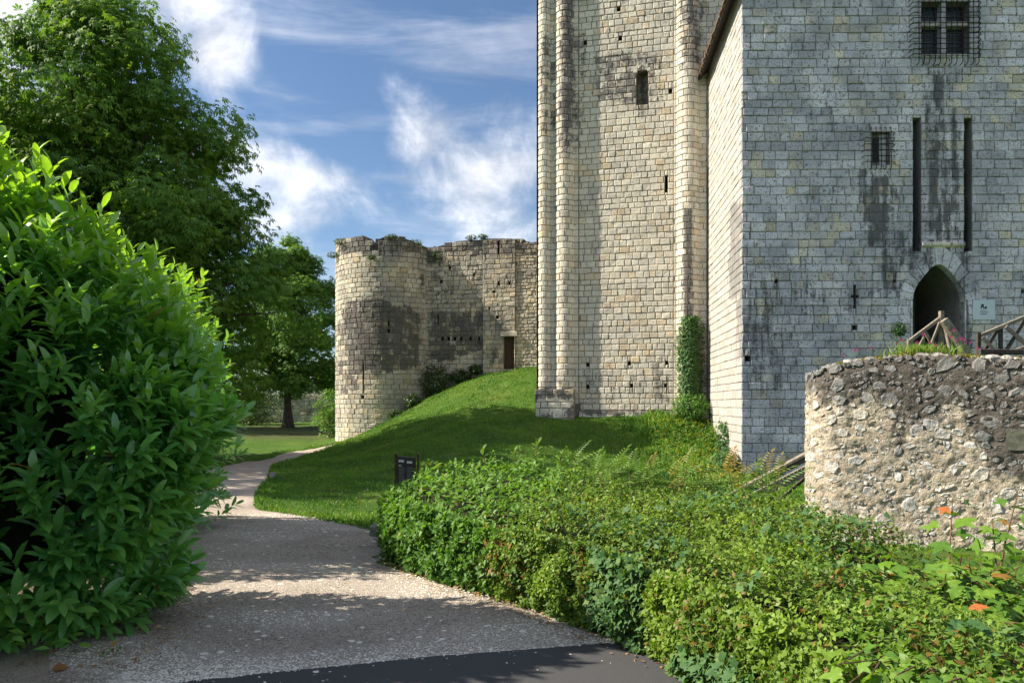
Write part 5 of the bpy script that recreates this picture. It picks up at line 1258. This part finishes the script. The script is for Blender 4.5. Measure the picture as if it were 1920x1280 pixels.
def small_bush(name, label, c, r, n_, leaf, mat_, kind='oval', light=.5, cat='shrub'):
    root = thing(name, (c[0], c[1], c[2]-r[2]), label, cat); d = rnd_dirs(n_); lump = np.array([mnoise.noise(Vector(q*2.3+np.array(c)*.7)) for q in d])
    p = np.array(c)+d*np.array(r)*(.45+.6*NP.random(n_)**.5+.35*lump)[:, None]; rot, sc = scatter_leaves(p, d, leaf, jit=.6, droop=.2)
    tag(add('foliage', leaf_mesh('foliage', kind, p, rot, sc, light+.5*(NP.random(n_)-.3), np.where(NP.random(n_) < .03, .5, 0), M[mat_]), root), kind='stuff')
    SB = MB()
    for k in range(6): e = np.array(c)+rnd_dirs(1)[0]*np.array(r)*.8; SB.tube([(c[0], c[1], c[2]-r[2]), e], [.02, .005], 4)
    SB.build('branches', M['twig'], root); return root
p = KF(pu(1295, .9), 1.6, 1.0); small_bush('corner_shrub', 'small pale green shrub at the foot of the climbing ivy', (p[0], p[1], 1.5), (.8, .5, .55), 1500, .12, 'hornbeam', light=.3)
p = GS(7.3, 0, .3); small_bush('wall_foot_ivy', 'dark ivy clump at the bottom corner of the gatehouse', (p[0]-.25, p[1]-.4, -.55), (.55, .5, .6), 1300, .10, 'ivy', 'ivy')
p = GS(5.2, 0, .15); small_bush('wall_ivy', 'narrow ivy strand climbing the sunlit gatehouse side wall', (p[0], p[1], .15), (.22, .55, .9), 900, .10, 'ivy', 'ivy')
p = GF(5.35, 3.2, .1); small_bush('wall_fern', 'dark tuft of plants on the stones left of the doorway', (p[0], p[1]-.1, GF.pix(1688, 618)[1]), (.22, .12, .22), 300, .08, 'ivy', 'small', light=.0, cat='plant')
for px, py, rx, rz, lab in ((815, 716, .85, 1.15, 'dark tall bush at the seam of tower and curtain wall'), (775, 752, .45, .40, 'low dark bush on the bank against the tower'), (862, 705, .65, .35, 'low dark ivy along the curtain wall foot'), (893, 692, .40, .25, 'smallest dark bush below the wall door'), (745, 776, .5, .22, 'dark weeds where the bank meets the round tower')):
    Yq = 45.0 if px > 790 else 44.4; q = ray(px, py, Yq-.2); small_bush('wall_foot_bush', lab, (q[0], q[1], q[2]), (rx, .35, rz), int(1500*rx*rz+500), .13, 'shrub', 'oval', light=.05)
for px, py, Y, r_, lab in ((624, 478, 46.3, .34, 'leafy tuft hanging from the left rim of the round tower'), (640, 453, 45.6, .40, 'grassy tuft on top of the round tower left of the gap'), (778, 455, 45.2, .38, 'grassy tuft on the round tower right of the gap'), (735, 444, 44.6, .3, 'small dry tuft at the top middle of the round tower'),
                           (884, 446, 45.0, .30, 'small green plant on top of the curtain wall'), (905, 444, 44.8, .26, 'green plant at the top edge of the wall buttress'), (697, 482, 44.3, .28, 'dark tuft growing in the gap of the tower top'), (818, 480, 45.2, .4, 'dark tuft hanging high on the curtain wall')):
    q = ray(px, py, Y); small_bush('wall_top_plant', lab, q, (r_*1.1, r_*.7, r_*.5), 300, .08, 'shrub', 'small', light=.18, cat='plant')
# dianthus and grass tuft on the rubble wall
dt = thing('pink_flower_tuft', rub(1.0, 2.3, -.2), 'grassy tuft with small pink flowers on top of the rubble wall', 'flowers')
A, D = [], []
for k in range(620):
    px = RND.gauss(1735, 30); px = min(max(px, 1640), 1860); s_, v = rpix(px, 668); A.append(rub(s_, rtop(s_)-.02, -.10-.25*RND.random())); D.append((RND.gauss(0, .45), RND.gauss(0, .3), 1))
A, D = np.array(A), np.array(D); hh_ = (.09+.13*NP.random(len(A)))
tag(add('blades', leaf_mesh('blades', 'blade', A, frames(D, rnd_dirs(len(A))), np.c_[hh_*.5, hh_, hh_], .5+.5*NP.random(len(A)), np.where(NP.random(len(A)) < .4, .7, 0), M['grass']), dt), kind='stuff')
FLW = None
for px, py in ((1690, 635), (1602, 656), (1606, 653), (1577, 665), (1632, 650), (1732, 626), (1745, 640), (1790, 617), (1784, 630), (1795, 635), (1803, 633), (1809, 634), (1812, 640), (1822, 640), (1837, 652), (1834, 665), (1766, 660), (1770, 662), (1720, 640), (1756, 645)):
    s_, v = rpix(px, py); p = Vector(rub(s_, v, -.15+RND.uniform(-.05, .05))); b = Vector(rub(s_+RND.uniform(-.06, .06), rtop(s_)-.03, -.15))
    SB = MB(); SB.tube([b, b.lerp(p, .5)+Vector((RND.uniform(-.02, .02), 0, 0)), p], .0022, 4); st_ = SB.build('stem', M['grass'], dt)
    V, Fx = [], []
    for q in range(5):
        a = 6.2832*q/5; i = len(V); V += [p, p+Vector((.017*math.cos(a-.45), -.008, .017*math.sin(a-.45))), p+Vector((.024*math.cos(a), -.012, .024*math.sin(a))), p+Vector((.017*math.cos(a+.45), -.008, .017*math.sin(a+.45)))]; Fx.append((i, i+1, i+2, i+3))
    add('flower', mesh_py('flower', V, Fx, M['petal'], [(.5, 1, 0)]*len(V)), st_)
mo = thing('wall_moss', rub(.1, 2.1, -.1), 'brown green moss cushions along the rubble wall top', 'moss')
A = []
for k in range(1500):
    s_ = RND.choice((-.05, .35, .75, 1.5, 2.2))+RND.gauss(0, .12); A.append(rub(s_, rtop(s_)-.01+RND.uniform(-.02, .03), -.04-.2*RND.random()))
A = np.array(A); tag(add('cushion', leaf_mesh('cushion', 'small', A, frames(rnd_dirs(len(A))+np.array([0, 0, .8]), rnd_dirs(len(A))), np.full(len(A), .03), NP.random(len(A)), np.where(NP.random(len(A)) < .6, .6, .1), M['sumac']), mo), kind='stuff')

# ------------------------------------------------------------------ timber stair and footbridge
br = thing('timber_stair', (7.5, 15.2, -.5), 'weathered timber stair and footbridge rising behind the rubble wall to the doorway', 'stair')
def timber(name, p0, p1, Y, w_, h_, mt='wood', dY=0.0):
    B = MB(); a, b = ray(p0[0], p0[1], Y), ray(p1[0], p1[1], Y+dY); B.bar(a, b, w_, h_, up=(0, -1, 0)); return B.build(name, M[mt], br)
def tb(name, p0, p1, Y, thick, deep=.09, mt='wood', dY=0.0):
    B = MB(); B.bar(ray(p0[0], p0[1], Y), ray(p1[0], p1[1], Y+dY), thick, deep, up=(0, -1, 0)); return B.build(name, M[mt], br)
tb('handrail', (1360, 938), (1700, 758), 15.0, .12, .10, 'wood_dark'); tb('handrail', (1361, 929), (1700, 749), 15.06, .035, .18, 'wood')
tb('stringer', (1368, 955), (1710, 779), 14.9, .19, .07, 'wood'); tb('stringer', (1440, 985), (1720, 850), 15.4, .20, .08, 'wood_dark'); tb('stringer', (1455, 980), (1700, 845), 15.0, .08, .10, 'wood')
tb('post', (1446, 905), (1446, 1010), 15.0, .10, .10, 'wood_dark'); tb('post', (1540, 860), (1540, 1010), 15.0, .10, .10, 'wood_dark'); tb('brace', (1455, 942), (1540, 870), 15.2, .06, .06, 'wood_dark')
tb('post', (1765, 583), (1765, 720), 16.0, .09, .09); tb('handrail', (1703, 641), (1766, 594), 16.0, .075, .08); tb('brace', (1706, 642), (1738, 668), 16.05, .06, .05); tb('brace', (1712, 668), (1733, 632), 15.95, .05, .05)
tb('brace', (1733, 618), (1750, 650), 16.05, .06, .05); tb('brace', (1740, 660), (1762, 604), 15.95, .05, .05); tb('post', (1730, 624), (1730, 700), 16.0, .045, .05); tb('post', (1704, 636), (1704, 720), 16.0, .06, .06)
tb('brace', (1769, 600), (1834, 690), 15.8, .16, .14); tb('brace', (1772, 606), (1790, 690), 15.9, .09, .10)
tb('handrail', (1838, 629), (1990, 566), 17.0, .085, .09); tb('post', (1834, 624), (1834, 740), 17.0, .09, .09, 'wood_dark'); tb('post', (1876, 612), (1876, 740), 17.05, .085, .06, 'wood_dark')
tb('brace', (1842, 632), (1868, 660), 16.95, .07, .05); tb('brace', (1845, 660), (1872, 616), 17.05, .065, .05, 'wood_dark'); tb('brace', (1886, 612), (1935, 655), 16.95, .085, .05); tb('brace', (1886, 658), (1925, 594), 17.05, .07, .05, 'wood_dark')
tb('handrail', (1893, 660), (1990, 628), 16.9, .06, .08); tb('beam', (1836, 659), (2000, 661), 16.6, .12, .12, 'wood_dark'); tb('beam', (1858, 670), (2000, 671), 16.5, .07, .12, 'wood_dark')

# ------------------------------------------------------------------ information board, stones, fallen leaves
Yb = 11.6; bl, brp = ray(741, 855, Yb), ray(786, 857, Yb+.12); zb = gz1(bl[0], Yb)
ib = thing('information_board', (bl[0]+.2, Yb, zb), 'dark upright information board between brown metal posts behind the hedge', 'sign')
def vposts(px, Y, w_):
    B = MB(); p = ray(px, 852, Y); B.box((p[0]-w_/2, Y-.05, zb-.05), (p[0]+w_/2, Y+.05, p[2]+.02)); B.build('post', M['corten'], ib)
vposts(743.5, Yb, .042); vposts(784.5, Yb+.10, .035)
PF = [ray(746, 855, Yb-.01), ray(779.5, 857.5, Yb+.085)]; bot = zb+.12
def bpt(a, b, o=0.0): q = PF[0]*(1-a)+PF[1]*a; return (q[0], q[1]-o, q[2]*(1-b)+bot*b)
PB = MB(); PB.add([bpt(0, 0), bpt(1, 0), bpt(1, 1), bpt(0, 1), bpt(0, 0, -.03), bpt(1, 0, -.03), bpt(1, 1, -.03), bpt(0, 1, -.03)], [(3, 2, 1, 0), (0, 1, 5, 4), (4, 5, 6, 7), (1, 2, 6, 5), (0, 4, 7, 3)]); pn = PB.build('panel', M['panel'], ib)
def line(a0, a1, b0, b1, mt):
    LN = MB(); x = a0
    while x < a1-.005:
        wd = min(RND.uniform(.02, .07), a1-x); LN.quad(bpt(x, b1, .003), bpt(x+wd, b1, .003), bpt(x+wd, b0, .003), bpt(x, b0, .003)); x += wd+.012
    tag(LN.build('print_line', M[mt], pn), kind='stuff')
line(.04, .34, .055, .095, 'print'); line(.51, .80, .07, .105, 'print'); line(.05, .20, .14, .158, 'print')
for k in range(11):
    line(.06, .06+.40*RND.uniform(.6, 1), .17+.026*k, .181+.026*k, 'print_grey')
    if k > 0: line(.51, .51+.36*RND.uniform(.6, 1), .15+.028*k, .161+.028*k, 'print_grey')
line(.84, .94, .425, .445, 'print'); line(.30, .50, .50, .525, 'print'); line(.05, .16, .595, .612, 'print'); line(.06, .11, .71, .735, 'print'); line(.17, .22, .71, .735, 'print'); line(.29, .44, .71, .725, 'print')
for k in range(8): line(.29, .60, .55+.018*k, .557+.018*k, 'print_grey')
EB = MB(); 
for poly in ([(.06, .47), (.10, .47), (.10, .53), (.06, .53)], [(.06, .531), (.08, .531), (.075, .555), (.06, .555)], [(.13, .535), (.17, .51), (.17, .555), (.11, .555)]):
    i = len(EB.v); EB.v += [bpt(a, b, .003) for a, b in poly]; EB.c += [(.5, 0, 0)]*len(poly); EB.f.append(tuple(range(i, i+len(poly))))
EB.build('emblem', M['print'], pn)
def boulder(name, label, px, py, Y, w_, h_, mt, cat, seed, boxy=.5):
    p = ray(px, py, Y); z = gz1(p[0], Y); Rb = random.Random(seed); V = []; n_ = 10
    for lv, sc_ in ((-.1, 1.0), (.35, 1.0), (.8, .92), (1.0, .62)):
        for q in range(n_):
            a = 6.2832*q/n_; e = (abs(math.cos(a))**4+abs(math.sin(a))**4)**(-.25*boxy); V.append((p[0]+w_/2*sc_*e*math.cos(a)*Rb.uniform(.92, 1.08), Y+w_/2*sc_*e*math.sin(a)*Rb.uniform(.92, 1.08), z+h_*lv*Rb.uniform(.96, 1.04)))
    V.append((p[0], Y, z+h_*1.03)); Fx = [(lv*n_+q, lv*n_+(q+1) % n_, (lv+1)*n_+(q+1) % n_, (lv+1)*n_+q) for lv in range(3) for q in range(n_)]+[(3*n_+q, 3*n_+(q+1) % n_, 4*n_) for q in range(n_)]
    return tag(add(name, mesh_py(name, V, Fx, M[mt], smooth=False)), label, cat)
boulder('marker_stone', 'small grey marker stone in the grass at the bend of the path', 511, 884, 23.0, .17, .20, 'grey_stone', 'stone', 3)
boulder('kerb_stone', 'dark weathered kerb stone at the path edge by the hedge end', 709, 985, 9.9, .22, .17, 'grey_stone', 'stone', 4, 1.0)
fl = [(207, 1213, 4.95, .075, 1.1, 'upright folded yellow leaf on the soil under the laurel'), (273, 1186, 5.32, .055, .2, 'curled pale yellow leaf lying left of a paler one'), (289, 1180, 5.4, .05, .3, 'pale cream leaf lying rightmost of the fallen pair'), (95, 1265, 4.55, .10, .1, 'large brown dry leaf at the bottom left corner')]
for px, py, Y, s_, tilt, lab in fl:
    p = ray(px, py, Y); p[2] = gz1(p[0], Y)+.03; tv, tf = TM['oval']; d_ = np.array([[math.cos(px), math.sin(px)*.6, tilt]]); V, Fx = instances(tv*np.array([1.3, 1, 2.2]), tf, np.array([p]), frames(d_, np.array([[.3, -.6, 1.0]])), np.array([s_]))
    tag(add('fallen_leaf', mesh_np('fallen_leaf', V, Fx, np.tile((.85 if s_ < .09 else .1, .3*(tilt > 1), 0), (len(V), 1)), M['deadleaf'])), lab, 'leaf', 'fallen leaves by the laurel')
n = 520; x = np.r_[-3.9+1.7*NP.random(300), NP.uniform(-1.2, 1.1, 220)]; y = np.r_[4.6+1.6*NP.random(300), np.zeros(220)]
fx = np.interp(x[300:], HP[1:10, 0], HP[1:10, 1]); y[300:] = fx-.06-np.abs(NP.normal(size=220))*.16
z = gz(x, y)+.028; rot = frames(rnd_dirs(n)*np.array([1, 1, .15]), np.array([0, 0, 1.0])+rnd_dirs(n)*.5)
tag(add('leaf_litter', leaf_mesh('leaf_litter', 'oval', np.c_[x, y, z], rot, .02+.03*NP.random(n), NP.random(n)*.8, np.zeros(n), M['deadleaf'])), 'dry brown leaf litter along the hedge and laurel feet', 'leaf litter', kind='stuff')
for px, py, Y, n_, s_, lab in ((60, 1205, 4.85, 26, .10, 'low dark broad-leaved plant under the laurel at the left'), (212, 1226, 4.85, 12, .035, 'tiny green weed beside the folded yellow leaf'), (325, 1115, 6.1, 60, .05, 'fresh green weed at the right foot of the laurel')):
    p = ray(px, py, Y); p[2] = gz1(p[0], Y); root = thing('weed', tuple(p), lab, 'plant'); A = p+np.c_[NP.normal(size=(n_, 2))*s_*1.3, .03+NP.random(n_)*s_*2]
    tag(add('foliage', leaf_mesh('foliage', 'oval', A, frames(rnd_dirs(n_)*np.array([1, 1, .3]), np.tile((0, -.3, 1.0), (n_, 1))), np.full(n_, s_), .2+.5*NP.random(n_), np.zeros(n_), M['laurel' if s_ > .08 else 'hornbeam']), root), kind='stuff')
